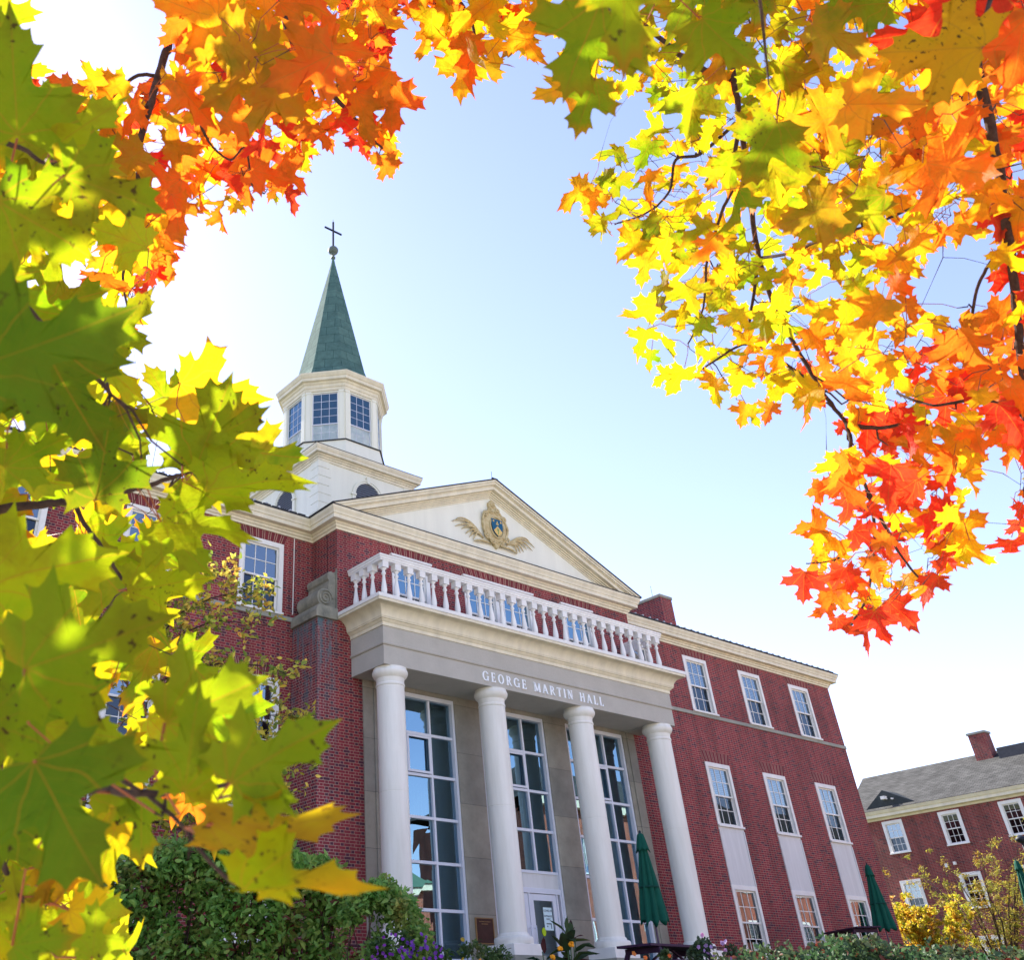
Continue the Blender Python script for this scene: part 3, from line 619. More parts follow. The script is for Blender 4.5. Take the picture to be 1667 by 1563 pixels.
def plume(pts,r0):
    P=[np.array(p,float) for p in pts]; out=[]
    n=14
    for k in range(n+1):
        t=k/n; q=(1-t)**3*P[0]+3*(1-t)**2*t*P[1]+3*(1-t)*t*t*P[2]+t**3*P[3]; out.append((q[0],Yt-.03-.04*math.sin(PI*t),q[1]))
    wg_.tube(out,[r0*(.6+.7*math.sin(PI*min(1,k/n+.05)))*(1 if k<n else .4) for k in range(n+1)],6)
for s,c in ((-1,-.08),(1,.14)):
    wg_=MB()
    for (dx,zt,bx) in ((1.38,10.73,1.15),(1.22,10.83,1.1),(1.28,10.62,1.0),(1.05,10.60,.9),(.93,10.50,.8),(.80,10.44,.7),(.68,10.40,.6)):
        zt2=zt-.0; plume([(c+s*.30,10.52),(c+s*.62,10.62+.28*(dx-.5)),(c+s*bx*.93,zt2+.17),(c+s*dx,zt2-.02)],.020)
    plume([(c+s*.05,10.42),(c+s*.3,10.44),(c+s*.5,10.40),(c+s*.66,10.36)],.028)
    wg_.build('plume',GOLD,CR)
sh=MB(); ys=Yt-.125
sp_=[(-.11,11.12),(.26,11.12),(.27,10.95),(.24,10.80),(.17,10.71),(.075,10.64),(-.02,10.71),(-.09,10.80),(-.12,10.95)]
sh.prism(sp_,1,ys-.012,ys+.02); SHO=sh.build('shield',BLUE,CR)
y2=ys-.014
s2=MB(); s2.prism([(-.075,10.785),(.075,10.93),(.225,10.785),(.165,10.712),(.075,10.645),(-.015,10.712)],1,y2-.004,y2); s2.lathe([(.001,-.003),(.028,-.003),(.028,.003),(.001,.003)],(0,0,0),10)
nv=len(s2.v)-40
for i in range(nv,len(s2.v)): x,y,z=s2.v[i]; s2.v[i]=(x-.055,y2+z,y+11.06)
def disc(mb,cx,cz,r,y,th=.004,seg=12): mb.prism([(cx+r*math.cos(2*PI*k/seg),cz+r*math.sin(2*PI*k/seg)) for k in range(seg)],1,y-th,y)
disc(s2,.205,11.06,.028,y2); s2.prism([(.02,11.0),(.13,11.0),(.11,10.965),(.04,10.965)],1,y2-.004,y2); s2.prism([(.06,11.01),(.09,11.01),(.095,11.06),(.055,11.06)],1,y2-.004,y2)
s2.build('shield_device',YEL,SHO) if False else s2.build('shield_device',YEL,CR)
s3=MB(); s3.box(.068,.082,y2-.009,y2-.0045,10.69,10.88).box(.035,.066,y2-.009,y2-.0045,10.82,10.834).box(.084,.115,y2-.009,y2-.0045,10.82,10.834).box(.05,.066,y2-.009,y2-.0045,10.785,10.797).box(.084,.1,y2-.009,y2-.0045,10.785,10.797); s3.build('shield_cross',GRN,CR)
# ---------------------------------------------------------------- lettering
LT=empty('name_lettering',(0,0,0)); LT.parent=HALL
def letter(ch):
    mb=MB(); S,T,Q=.040,.019,.015; H=.205
    def bx(x0,x1,z0,z1): mb.box(x0,x1,0,.022,z0,z1)
    def serif(x,w=.03): bx(x-w,x+w,0,Q); bx(x-w,x+w,H-Q,H)
    def para(x0,z0,x1,z1,w): mb.prism([(x0-w/2,z0),(x0+w/2,z0),(x1+w/2,z1),(x1-w/2,z1)],1,0,.022)
    def arc(cx,cz,rx,rz,t0,t1,w,wt,n=14):
        for k in range(n):
            a,b=t0+(t1-t0)*k/n,t0+(t1-t0)*(k+1)/n; 
            wa,wb=[wt+(w-wt)*abs(math.cos(t)) for t in (a,b)]
            mb.prism([(cx+rx*math.cos(a),cz+rz*math.sin(a)),(cx+rx*math.cos(b),cz+rz*math.sin(b)),(cx+(rx-wb)*math.cos(b),cz+(rz-wb)*math.sin(b)),(cx+(rx-wa)*math.cos(a),cz+(rz-wa)*math.sin(a))],1,0,.022)
    w=.15
    if ch=='I': bx(.02,.02+S,Q,H-Q); serif(.037); w=.075
    elif ch=='L': bx(.02,.02+S,Q,H-Q); serif(.037); bx(.068,.135,0,T); bx(.121,.135,T,.05); w=.145
    elif ch=='E': bx(.02,.02+S,Q,H-Q); serif(.037); bx(.068,.135,0,T); bx(.121,.135,T,.05); bx(.068,.128,H-T,H); bx(.114,.128,H-.05,H-T); bx(.055,.1,.1,.1+T); bx(.1,.11,.08,.13); w=.15
    elif ch=='T': bx(.065,.065+S,Q,H-T-.001); bx(.052,.112,0,Q); bx(.01,.154,H-T,H); bx(.01,.022,H-.05,H-T); bx(.142,.154,H-.05,H-T); w=.165
    elif ch=='H': bx(.02,.02+S,Q,H-Q); bx(.125,.125+S,Q,H-Q); serif(.037,.026); serif(.142,.026); bx(.055,.124,.1,.1+T); w=.185
    elif ch=='N': bx(.028,.028+T,Q,H-Q); bx(.142,.142+T,Q,H-Q); para(.045,H,.147,0,S*1.15); bx(.01,.06,0,Q); bx(.12,.175,H-Q,H); bx(.0,.028,H-Q,H); w=.185
    elif ch=='M': bx(.022,.022+T,Q,H-Q); bx(.165,.165+S,Q,H-Q); para(.04,H,.103,0,S*1.1); para(.175,H,.11,0,T*1.2); bx(.005,.05,0,Q); bx(.15,.21,0,Q); bx(.0,.022,H-Q,H); bx(.198,.212,H-Q,H); w=.22
    elif ch=='A': para(.022,0,.088,H,T*1.2); para(.155,0,.088,H,S*1.1); bx(.045,.13,.06,.06+T); bx(.0,.048,0,Q*.8); bx(.125,.185,0,Q*.8); w=.185
    elif ch=='O': arc(.095,H/2,.09,H/2+.003,0,2*PI,S,T,26); w=.195
    elif ch=='G': arc(.095,H/2,.09,H/2+.003,.65,2*PI-.45,S,T,24); bx(.142,.142+S*.9,.005,.09); bx(.125,.19,.09,.09+Q); bx(.160,.172,.145,.185); w=.2
    elif ch=='R': bx(.02,.02+S,Q,H-Q); serif(.037,.028); bx(.055,.085,H-T,H); bx(.055,.085,.095,.095+T); arc(.085,.15,.055,.055,-PI/2,PI/2,S,T,10); para(.09,.095,.15,0,S); bx(.14,.175,0,Q*.8); w=.175
    return mb,w
txt='GEORGE MARTIN HALL'; ws=[]; 
for ch in txt: ws.append(.115 if ch==' ' else letter(ch)[1])
tot=sum(ws); gap=(3.93-tot)/(len(txt)-1); x=-1.92
LETM=plain('white_letter',(.90,.93,.95),.4,.03,3,bs=0); cache={}
for ch,w1 in zip(txt,ws):
    if ch!=' ':
        if ch not in cache:
            cache[ch]=letter(ch)[0].build('letter',LETM,LT)
            o=cache[ch]
        else: o=cache[ch].copy(); COL.objects.link(o); o.parent=LT
        o.location=(x,-2.134,6.365)
    x+=w1+gap
# ---------------------------------------------------------------- plaque, notice
pq=empty('wall_plaque',(-1.42,-1.0,1.55),0,'dark bronze plaque with a brass border on the stone between the first two columns','plaque')
e=MB(); e.box(-.23,.23,-.02,-.001,0,.42); e.build('plate',BRONZE,pq,bevel=.004)
e=MB(); e.box(-.245,-.225,-.03,-.001,-.015,.435).box(.225,.245,-.03,-.001,-.015,.435).box(-.225,.225,-.03,-.001,.42,.435).box(-.225,.225,-.03,-.001,-.015,.0); e.build('border',BRASS,pq)
e=MB()
for (z,wd) in ((.36,.28),(.32,.16)):
    xx=-wd/2
    while xx<wd/2: ll=R.uniform(.015,.03); e.box(xx,xx+ll,-.024,-.0202,z,z+.014); xx+=ll+.012
e.build('inscription',BRASS,pq)
def text_mesh(s,size,loc,parent,mat,name='text_line'):
    c=bpy.data.curves.new(name,'FONT'); c.body=s; c.size=size; c.extrude=.0004; c.align_x='CENTER'; c.offset=size*.02
    o=bpy.data.objects.new('tmp',c); COL.objects.link(o); dg=bpy.context.evaluated_depsgraph_get(); me=bpy.data.meshes.new_from_object(o.evaluated_get(dg)); bpy.data.objects.remove(o)
    me.materials.clear(); me.materials.append(mat); q=bpy.data.objects.new(name,me); COL.objects.link(q); q.parent=parent; q.location=loc; q.rotation_euler=(PI/2,0,0); return q
no=empty('door_notice',(.54,-.912,1.83),0,'white paper notice taped inside the glass of the entrance door','notice')
e=MB(); e.box(-.13,.13,-.002,0,0,.42); e.build('paper',PAPER,no)
text_mesh('COVID-19',.055,(0,-.0035,.34),no,INK); text_mesh('ENTRANCE',.046,(0,-.0035,.245),no,INK); text_mesh('ONLY',.045,(0,-.0035,.19),no,INK)
e=MB(); e.box(-.07,.08,-.003,-.0021,.11,.13).box(.06,.08,-.003,-.0021,.03,.11).box(-.06,-.03,-.003,-.0021,.06,.085); e.build('printed_diagram',INK,no)
e=MB(); e.prism([(.06*math.cos(t),.08*math.sin(t)) for t in np.linspace(0,2*PI,18)[:-1]],1,-.002,0); o=e.build('door_sticker',LIME); o.location=(.37,-.912,1.80); tag(o,'round lime green sticker on the entrance door glass below the paper notice','sticker')
# ---------------------------------------------------------------- rear building at right (facade X=32)
RB=empty('side_building',(0,0,0),0,'red brick building with grey shingle roof and cream eaves at far right','building')
RX=32.; y0r,y1r=-9.,8.6; wy=[6.43-2.66*k for k in range(6)]
ops=[(y,y+.97,6.33,7.68) for y in wy if y>y0r+1]+[(y,y+.97,3.92,5.27) for y in wy if y>y0r+1]+[(y,y+.97,1.6,2.95) for y in wy if y>y0r+1]
e=MB(); e.wall(0,RX,y0r,y1r,.1,7.85,ops,.2,1); e.quad((RX,y1r,.1),(RX+9,y1r,.1),(RX+9,y1r,7.85),(RX,y1r,7.85)); e.quad((RX,y0r,.1),(RX+9,y0r,.1),(RX+9,y0r,7.85),(RX,y0r,7.85)); e.build('wall',BRR,RB)
e=MB(); e.sweep([(RX,y1r),(RX,y0r)][::1],[(0,7.75),(.03,7.76),(.05,7.83),(.22,7.86),(.22,7.98),(.25,8.0),(.30,8.1),(.30,8.13),(-.1,8.13),(-.1,7.75)]); 
# outward must be -X: check orientation by vertex
if max(v[0] for v in e.v)>RX+.15: e=MB(); e.sweep([(RX,y1r),(RX,y0r)],[(-d,z) for d,z in [(0,7.75),(.03,7.76),(.05,7.83),(.22,7.86),(.22,7.98),(.25,8.0),(.30,8.1),(.30,8.13),(-.1,8.13),(-.1,7.75)]])
e.build('eaves',CREAM,RB)
e=MB(); rx,rz=36.5,10.5; e.quad((RX-.33,y0r-.3,8.135),(RX-.33,y1r+.3,8.135),(rx,y1r-2.2+3.6,rz),(rx,y0r+2,rz)); e.quad((41.5,y0r-.3,8.135),(41.5,y1r+.3,8.135),(rx,y1r-2.2+3.6,rz),(rx,y0r+2,rz)); e.quad((RX-.33,y1r+.3,8.135),(41.5,y1r+.3,8.135),(rx,y1r-2.2+3.6,rz)); e.build('roof',ROOFG,RB)
e=MB(); e.box(RX+3.6,RX+4.15,2.97,3.75,9.5,11.2); ch=e.build('chimney',BRR,RB); e=MB(); e.box(RX+3.55,RX+4.2,2.92,3.8,11.2,11.29); e.build('chimney_cap',BAND,ch)
e=MB(); e.box(RX+3.3,RX+4.8,-6,2.6,9.6,10.38); e.build('ridge_dormer',ROOFM,RB)
e=MB(); e.prism([(8.1,8.16),(6.9,8.97),(5.3,8.16)],0,RX-.05,RX+2.4); gb=e.build('roof_gable',plain('dark_teal_shingle',(.03,.04,.045),.8,.2,5,bs=.4),RB)
e=MB(); e.box(RX-.3,RX-.06,6.75,6.95,8.55,8.68).box(RX-.2,RX-.06,6.45,6.52,8.5,8.56); e.build('floodlight',WHITEP,gb)
e=MB(); e.box(RX-.1,RX-.002,5.0,5.13,5.55,5.7).box(RX-.1,RX-.002,4.63,4.74,5.6,5.72); e.build('wall_vent',WHITEP,RB)
wr=make_window(1.35,RB,w=.97,blind=0,fw=.13)
first=True
for y in wy:
    if y<=y0r+1: continue
    for z in (6.33,3.92,1.6):
        o=wr if first else place_tree(wr,(0,0,0)); first=False
        o.location=(RX,y+.97,z); o.rotation_euler=(0,0,-PI/2)
e=MB(); e.box(RX+1.2,RX+1.3,y0r+.3,y1r-.3,.2,7.8); e.build('interior_wall',DARK,RB)
# building across the lawn, seen mirrored in the panes
OB=empty('opposite_building',(0,0,0),0,'orange brick house with green roof mirrored in the tall portico panes','building')
e=MB(); e.wall(1,-31,6,22.8,-1.4,6.6,[(x,x+1.1,z,z+1.6) for x in (7.4,10.4,13.4,16.4,19.6) for z in (.4,3.9)],.2,-1); e.quad((6,-31,-1.4),(6,-40,-1.4),(6,-40,6.6),(6,-31,6.6)); e.quad((22.8,-31,-1.4),(22.8,-40,-1.4),(22.8,-40,6.6),(22.8,-31,6.6)); e.build('wall',BRO,OB)
e=MB(); e.box(5.7,23.1,-30.95,-30.6,6.6,6.95); e.build('eaves',CREAM,OB)
e=MB(); e.quad((5.6,-30.5,6.96),(23.2,-30.5,6.96),(20.5,-35.5,9.9),(8.5,-35.5,9.9)); e.quad((5.6,-30.5,6.96),(8.5,-35.5,9.9),(5.6,-40.5,6.96)); e.quad((23.2,-30.5,6.96),(20.5,-35.5,9.9),(23.2,-40.5,6.96)); e.quad((5.6,-40.5,6.96),(23.2,-40.5,6.96),(20.5,-35.5,9.9),(8.5,-35.5,9.9)); e.build('roof',plain('green_copper_roof',(.10,.19,.13),.7,.2,2,bs=.2),OB)
e=MB(); e.box(18.6,20.3,-34,-33,8,12.6); e.build('chimney',BRO,OB)
ow=make_window(1.6,OB,w=1.1,blind=.5,fw=.14); first=True
for x in (7.4,10.4,13.4,16.4,19.6):
    for z in (.4,3.9):
        o=ow if first else place_tree(ow,(0,0,0)); first=False; o.location=(x+1.1,-31,z); o.rotation_euler=(0,0,PI)
LB=empty('lawn_building',(0,0,0),0,'tall sunlit orange brick building mirrored in the right wing ground floor windows','building')
WX2=[30+3.1*k for k in range(14)]; e=MB(); e.wall(1,-27,28,74,-1.4,11,[(x,x+1.3,z,z+1.9) for x in WX2 for z in (.8,4.2,7.6)],.25,-1); e.quad((28,-27,-1.4),(28,-38,-1.4),(28,-38,11),(28,-27,11)); e.quad((74,-27,-1.4),(74,-38,-1.4),(74,-38,11),(74,-27,11)); e.build('wall',BRO,LB)
e=MB(); e.box(27.7,74.3,-26.98,-26.5,11,11.5); e.build('eaves',CREAM,LB)
e=MB(); e.quad((27.5,-26.4,11.51),(74.5,-26.4,11.51),(70,-32.5,14.6),(32,-32.5,14.6)); e.quad((27.5,-38.6,11.51),(74.5,-38.6,11.51),(70,-32.5,14.6),(32,-32.5,14.6)); e.quad((27.5,-26.4,11.51),(32,-32.5,14.6),(27.5,-38.6,11.51)); e.quad((74.5,-26.4,11.51),(70,-32.5,14.6),(74.5,-38.6,11.51)); e.build('roof',ROOFG,LB)
lw=make_window(1.9,LB,w=1.3,blind=.5,fw=.16); first=True
for x in WX2:
    for z in (.8,4.2,7.6):
        o=lw if first else place_tree(lw,(0,0,0)); first=False; o.location=(x+1.3,-27,z); o.rotation_euler=(0,0,PI)
# ---------------------------------------------------------------- patio umbrellas and picnic tables
def make_umbrella(name,label,ptop,pbot,axis,val,zg,rad):
    T=atax(*ptop,axis,val); B=atax(*pbot,axis,val); x,y=B[0],B[1]; H=T[2]; zb=B[2]
    r=empty(name,(x,y,zg),0,label,'patio umbrella','closed green patio umbrellas')
    L=H-zg; lb=zb-zg; RR=random.Random(int(H*100))
    p=MB(); p.tube([(0,0,0),(0,0,L-.02)],.018,8); p.build('pole',plain('umbrella_pole',(.14,.11,.16),.5,.2,4,bs=0),r)
    c=MB(); seg=64; n=26
    ph=[RR.uniform(-.25,.25) for _ in range(8)]
    def rr(t,a):
        base=.03+rad*(t**.8); k=a/(2*PI)*8; fold=abs(math.sin(k*PI/1.0+ph[int(k)%8]*t))
        return base*(.62+.42*fold**.7)*(1+.06*math.sin(a*2+3*t))
    i=len(c.v)
    for j in range(n+1):
        t=j/n; z=L-.03-(L-.03-lb)*t
        for k in range(seg):
            a=2*PI*k/seg; q=rr(t,a+.35*t); dz=(-.05*math.cos(8*a+.5) if j==n else 0)+(.06*math.sin(a+1) if j>n-2 else 0)
            c.v.append((q*math.cos(a),q*math.sin(a),z+dz))
    for j in range(n):
        for k in range(seg): k2=(k+1)%seg; c.f.append((i+j*seg+k,i+j*seg+k2,i+(j+1)*seg+k2,i+(j+1)*seg+k)); c.sm.append(True)
    for k in range(seg): k2=(k+1)%seg; c.f.append((i+n*seg+k,i+n*seg+k2,len(c.v))); c.sm.append(True)
    c.v.append((0,0,lb+.18)); c.build('canopy',CLOTH,r)
    v=MB(); v.lathe([(.02,L+.0),(.05,L-.02),(.075,L-.12),(.10,L-.22),(.115,L-.27),(.105,L-.265)],(0,0,0),24,cap=False)
    for q,vv in enumerate(v.v):
        a=math.atan2(vv[1],vv[0]); s=1+.16*math.sin(8*a); v.v[q]=(vv[0]*s,vv[1]*s,vv[2]-(.03*math.sin(8*a) if vv[2]<L-.2 else 0))
    v.build('vent_cap',CLOTH,r)
    sp_=MB(); zt=L-.03-(L-.03-lb)*.62; rs_=.03+rad*.62**.8; sp_.lathe([(rs_*1.03,zt-.015),(rs_*1.05,zt-.015),(rs_*1.03,zt+.015),(rs_*1.01,zt+.015)],(0,0,0),24,cap=False); sp_.build('tie_strap',plain('strap_green',(.003,.05,.035),.8,.2,8,bs=0),r)
    f=MB(); f.lathe([(.001,L+.05),(.022,L+.03),(.018,L+.0),(.02,L-.01)],(0,0,0),12); f.build('finial',DMETAL,r)
    return r
UY=-6.0; zt_=atax(1072,1540,1,UY); 
TC=atax(1078,1541,1,UY); TZ=TC[2]
make_umbrella('patio_umbrella','closed dark green patio umbrella standing in the picnic table by the rightmost column',(1047,1358),(1066,1500),1,UY,gz(TC[0],UY),.185)
make_umbrella('patio_umbrella','closed dark green patio umbrella at the right end of the brick hall behind the hedge',(1414,1408),(1441,1512),0,11.3,gz(11.3,-2),.25)
make_umbrella('patio_umbrella','green patio umbrella cut off by the right edge of the photo',(1664,1400),(1690,1500),0,20,gz(20,-5),.25)
def picnic(name,label,x,y,zg,zt,L,rz):
    r=empty(name,(x,y,zg),rz,label,'picnic table','dark picnic tables under the umbrellas'); h=zt-zg
    t=MB()
    for k in range(5): t.box(-L/2,L/2,-.33+k*.134,-.33+k*.134+.126,h-.035,h)
    t.build('table_top',TABLE,r,bevel=.004)
    for s in (-1,1):
        b=MB(); b.box(-L/2,L/2,s*.62-.12,s*.62-.005,h*.60-.035,h*.60).box(-L/2,L/2,s*.62+.005,s*.62+.12,h*.60-.035,h*.60); b.build('bench',TABLE,r,bevel=.004)
        for sy in (-1,1):
            l=MB(); x0=s*L*.36; l.prism([(sy*.24,h-.04),(sy*.32,h-.04),(sy*.62,0),(sy*.54,0)],0,x0-.02,x0+.02); l.build('leg',TABLE,r)
        l=MB(); l.box(s*L*.36-.045,s*L*.36-.022,-.7,.7,h*.6-.13,h*.6-.04).box(s*L*.36-.045,s*L*.36-.022,-.33,.33,h-.12,h-.04); l.build('crossbeam',TABLE,r)
        l=MB(); l.prism([(s*L*.35,h*.55),(s*L*.32,h*.55),(s*.06,h-.05),(s*.12,h-.05)],1,-.02,.02); l.build('brace',TABLE,r)
    return r
picnic('picnic_table','dark picnic table in front of the two right columns with an umbrella through it',TC[0]+.12,UY,gz(TC[0],UY),TZ,1.75,math.radians(3))
A=atax(1385,1514,0,11.0); picnic('picnic_table','dark picnic table beside the umbrella at the hall corner, half behind the hedge',11.0,A[1],gz(11,A[1]),A[2],1.8,math.radians(60))
lm=atax(1662,1366,0,19); la=empty('wall_lamp_post',(lm[0],lm[1],gz(19,-5)),0,'dark lamp head on a post at the right edge of the photo','lamp post')
p=MB(); p.tube([(0,0,0),(0,0,lm[2]-gz(19,-5)-.1)],.035,8); p.build('post',DMETAL,la)
p=MB(); hz=lm[2]-gz(19,-5); p.lathe([(.05,hz-.12),(.16,hz-.06),(.17,hz+.0),(.10,hz+.06),(.02,hz+.1)],(0,0,0),16); p.build('lamp_head',DMETAL,la)
# ---------------------------------------------------------------- leaves
def leafmat(name,vein=True,spots=0.0,trans=.70,gloss=.010,nscale=14,posvar=True,blotch=0):
    m=bpy.data.materials.new(name); m.use_nodes=True; t=m.node_tree; n=t.nodes; n.clear(); l=t.links; L=LK(t)
    o=n.new('ShaderNodeOutputMaterial'); at_=n.new('ShaderNodeAttribute'); at_.attribute_name='leafcol'; geo=n.new('ShaderNodeNewGeometry')
    col=at_.outputs[0]
    f=noise(t,nscale,4,.6,geo.outputs['Position']); col=mixc(t,1.0,col,ramp(t,f,[(.3,rgb(.55,.80,.7)),(.5,rgb(1,1,1)),(.70,rgb(1.15,.62,.7))]),'MULTIPLY')
    if vein:
        uv=n.new('ShaderNodeUVMap'); uv.uv_map='UVMap'; s=n.new('ShaderNodeSeparateXYZ'); l.new(uv.outputs[0],s.inputs[0])
        ax=M(L,s.outputs[0],'ABSOLUTE'); y=s.outputs[1]; mn=None
        for ang in (0,38,72,112):
            a=math.radians(ang); dx,dy=math.sin(a),math.cos(a)
            pd=M(L,M(L,M(L,ax,'MULTIPLY',dy),'SUBTRACT',M(L,y,'MULTIPLY',dx)),'ABSOLUTE')
            al=M(L,M(L,ax,'MULTIPLY',dx),'ADD',M(L,y,'MULTIPLY',dy))
            pen=M(L,M(L,al,'LESS_THAN',0.0),'MULTIPLY',1.0); q=M(L,pd,'ADD',pen); mn=q if mn is None else M(L,mn,'MINIMUM',q)
        # side veins along the blade
        ln=n.new('ShaderNodeMath'); 
        v1=M(L,mn,'LESS_THAN',.0075); w=M(L,M(L,mn,'MULTIPLY',-9.0),'ADD',.28); w=M(L,w,'MAXIMUM',0.0)
        sv=M(L,M(L,M(L,M(L,y,'ADD',M(L,ax,'MULTIPLY',-.9)),'MULTIPLY',62.0),'SINE'),'GREATER_THAN',.93); 
        k=M(L,M(L,v1,'MULTIPLY',.42),'ADD',M(L,sv,'MULTIPLY',.07))
        col=mixc(t,k,col,rgb(.50,.22,.02))
        # redder towards lobes' ends is in the vertex colour
    if blotch:
        bf=noise(t,7,5,.65,geo.outputs['Position']); col=mixc(t,ramp(t,bf,[(.38,0.),(.62,blotch)]),col,rgb(.09,.19,.006)); bf2=noise(t,5.3,3,.6,geo.outputs['Position']); col=mixc(t,ramp(t,bf2,[(.62,0.),(.74,blotch)]),col,rgb(.75,.30,.01))
    if spots:
        sp=noise(t,170,2,.5,geo.outputs['Position']); sp2=noise(t,9,2,.5,geo.outputs['Position'])
        k=M(L,ramp(t,sp,[(.63,0.),(.66,1.)]),'MULTIPLY',ramp(t,sp2,[(.48,0.),(.56,spots)])); col=mixc(t,k,col,rgb(.06,.03,.01))
    df=n.new('ShaderNodeBsdfDiffuse'); tl=n.new('ShaderNodeBsdfTranslucent'); gl=n.new('ShaderNodeBsdfGlossy'); gl.inputs['Roughness'].default_value=.5
    l.new(mixc(t,1.0,col,rgb(.75,.75,.75),'MULTIPLY'),df.inputs[0]); l.new(col,tl.inputs[0])
    bp=n.new('ShaderNodeBump'); bp.inputs['Strength'].default_value=.35; bp.inputs['Distance'].default_value=.01; l.new(noise(t,45,3,.6,geo.outputs['Position']),bp.inputs['Height'])
    for b in (df,gl,tl): l.new(bp.outputs[0],b.inputs['Normal'])
    mx=n.new('ShaderNodeMixShader'); mx.inputs[0].default_value=trans; l.new(df.outputs[0],mx.inputs[1]); l.new(tl.outputs[0],mx.inputs[2])
    m2=n.new('ShaderNodeMixShader'); m2.inputs[0].default_value=gloss; l.new(mx.outputs[0],m2.inputs[1]); l.new(gl.outputs[0],m2.inputs[2]); l.new(m2.outputs[0],o.inputs[0])
    return m
HALF=[(0,0),(.10,-.07),(.20,-.06),(.33,-.13),(.31,-.03),(.38,.02),(.28,.095),(.30,.13),(.42,.15),(.56,.14),(.50,.22),(.61,.36),(.46,.345),(.46,.41),(.36,.395),(.27,.376),(.155,.395),(.165,.54),(.27,.69),(.19,.70),(.17,.82),(.09,.80),(0,1.0)]
def maple_template(fine):
    out=HALF+[(-x,y) for x,y in HALF[-2:0:-1]]
    if fine:
        o2=[]; n=len(out)
        for i in range(n):
            a=np.array(out[i]); b=np.array(out[(i+1)%n]); o2.append(tuple(a)); c=np.array((0,.3)); 
            for t in ((.33,.67) if fine>1 else (.5,)):
                m_=a*(1-t)+b*t; d=c-m_; d/=np.linalg.norm(d)+1e-9; m_=m_+d*.10*np.linalg.norm(b-a)*(1 if fine==1 else .95); o2.append(tuple(m_))
        out=o2
    O=np.array(out); n=len(O); c=np.array((0,.3))
    V=[O]; 
    for s in ((.7,.38) if fine else (.55,)): V.append(c+(O-c)*s)
    V.append(c[None]); V=np.vstack(V); F=[]; nr=3 if fine else 2
    for r in range(nr-1):
        for i in range(n): j=(i+1)%n; F.append((r*n+i,r*n+j,(r+1)*n+j,(r+1)*n+i))
    k=nr*n
    for i in range(n): F.append(((nr-1)*n+i,(nr-1)*n+(i+1)%n,k))
    tip=np.zeros(len(V)); tip[:n]=np.clip((np.linalg.norm(O-c,axis=1)-.2)/.5,0,1)
    return V,F,tip
def leaf_object(name,tmpl,base,tipd,nrm,size,col,mat,parent=None,curl=1.,tipcol=None,rs=1,wid=1.,tipow=1.5):
    V,F,tipw=tmpl; rg=np.random.default_rng(rs); N=len(base); nv=len(V)
    base=np.array(base);tipd=np.array(tipd);nrm=np.array(nrm);size=np.array(size);col=np.array(col)
    tipd/=np.linalg.norm(tipd,axis=1)[:,None]; nrm=nrm-tipd*(nrm*tipd).sum(1)[:,None]; nrm/=np.linalg.norm(nrm,axis=1)[:,None]+1e-9; lat=np.cross(tipd,nrm)
    x=V[:,0][None]*wid*np.ones((N,1)); y=V[:,1][None]*np.ones((N,1))
    fold=rg.uniform(-.2,.7,(N,1))*curl; bend=rg.uniform(-.2,.6,(N,1))*curl; ph=rg.uniform(0,6,(N,1)); tw=rg.uniform(-.5,.5,(N,1))*curl
    if nv>20:
        th=np.arctan2(y-.3,x); q=1+sum(rg.uniform(-a,a,(N,1))*np.cos(i*th+rg.uniform(0,6.3,(N,1))) for i,a in ((1,.10),(2,.10),(3,.09),(5,.06),(9,.03)))
        x=x*q; y=.3+(y-.3)*q
    x=x*(1+rg.uniform(-.22,.12,(N,1))); sk=rg.uniform(-.12,.12,(N,1)); x2=x+sk*y
    z=fold*np.abs(x)-bend*(y-.1)**2+.045*curl*np.sin(7*x+ph)+.035*curl*np.sin(9*y+ph*2)+tw*x*y-.9*curl*np.maximum(0,np.hypot(x,y-.3)-.25)**2*rg.uniform(0,1,(N,1))
    P=base[:,None,:]+size[:,None,None]*(x2[...,None]*lat[:,None,:]+y[...,None]*tipd[:,None,:]+z[...,None]*nrm[:,None,:])
    me=bpy.data.meshes.new(name); me.vertices.add(N*nv); me.vertices.foreach_set('co',P.reshape(-1).astype(np.float32))
    ls=np.concatenate([np.array(f) for f in F]); tot=np.array([len(f) for f in F]); L_=len(ls)
    loops=(ls[None]+np.arange(N)[:,None]*nv).ravel(); me.loops.add(len(loops)); me.loops.foreach_set('vertex_index',loops.astype(np.int32))
    me.polygons.add(N*len(F)); st=np.concatenate([[0],np.cumsum(tot)[:-1]]); me.polygons.foreach_set('loop_start',(st[None]+np.arange(N)[:,None]*L_).ravel().astype(np.int32))
    me.polygons.foreach_set('use_smooth',[True]*(N*len(F))); me.update(calc_edges=True); me.validate()
    uv=me.uv_layers.new(name='UVMap'); U=V[ls,:2]; uv.data.foreach_set('uv',np.tile(U,(N,1)).ravel().astype(np.float32))
    ca=me.color_attributes.new('leafcol','FLOAT_COLOR','POINT'); C=np.repeat(col[:,None,:],nv,1)
    if tipcol is not None:
        k=(tipw[None,:]*rg.uniform(0,1,(N,1))**tipow)[...,None]; C=C*(1-k)+np.array(tipcol)*k
    C=np.concatenate([C,np.ones((N,nv,1))],-1); ca.data.foreach_set('color',C.reshape(-1).astype(np.float32))
    me.materials.append(mat); o=bpy.data.objects.new(name,me); COL.objects.link(o); o.parent=parent
    return o
def inpoly(poly,x,y):
    c=False; n=len(poly); j=n-1
    for i in range(n):
        xi,yi=poly[i]; xj,yj=poly[j]
        if (yi>y)!=(yj>y) and x<(xj-xi)*(y-yi)/(yj-yi)+xi: c=not c
        j=i
    return c
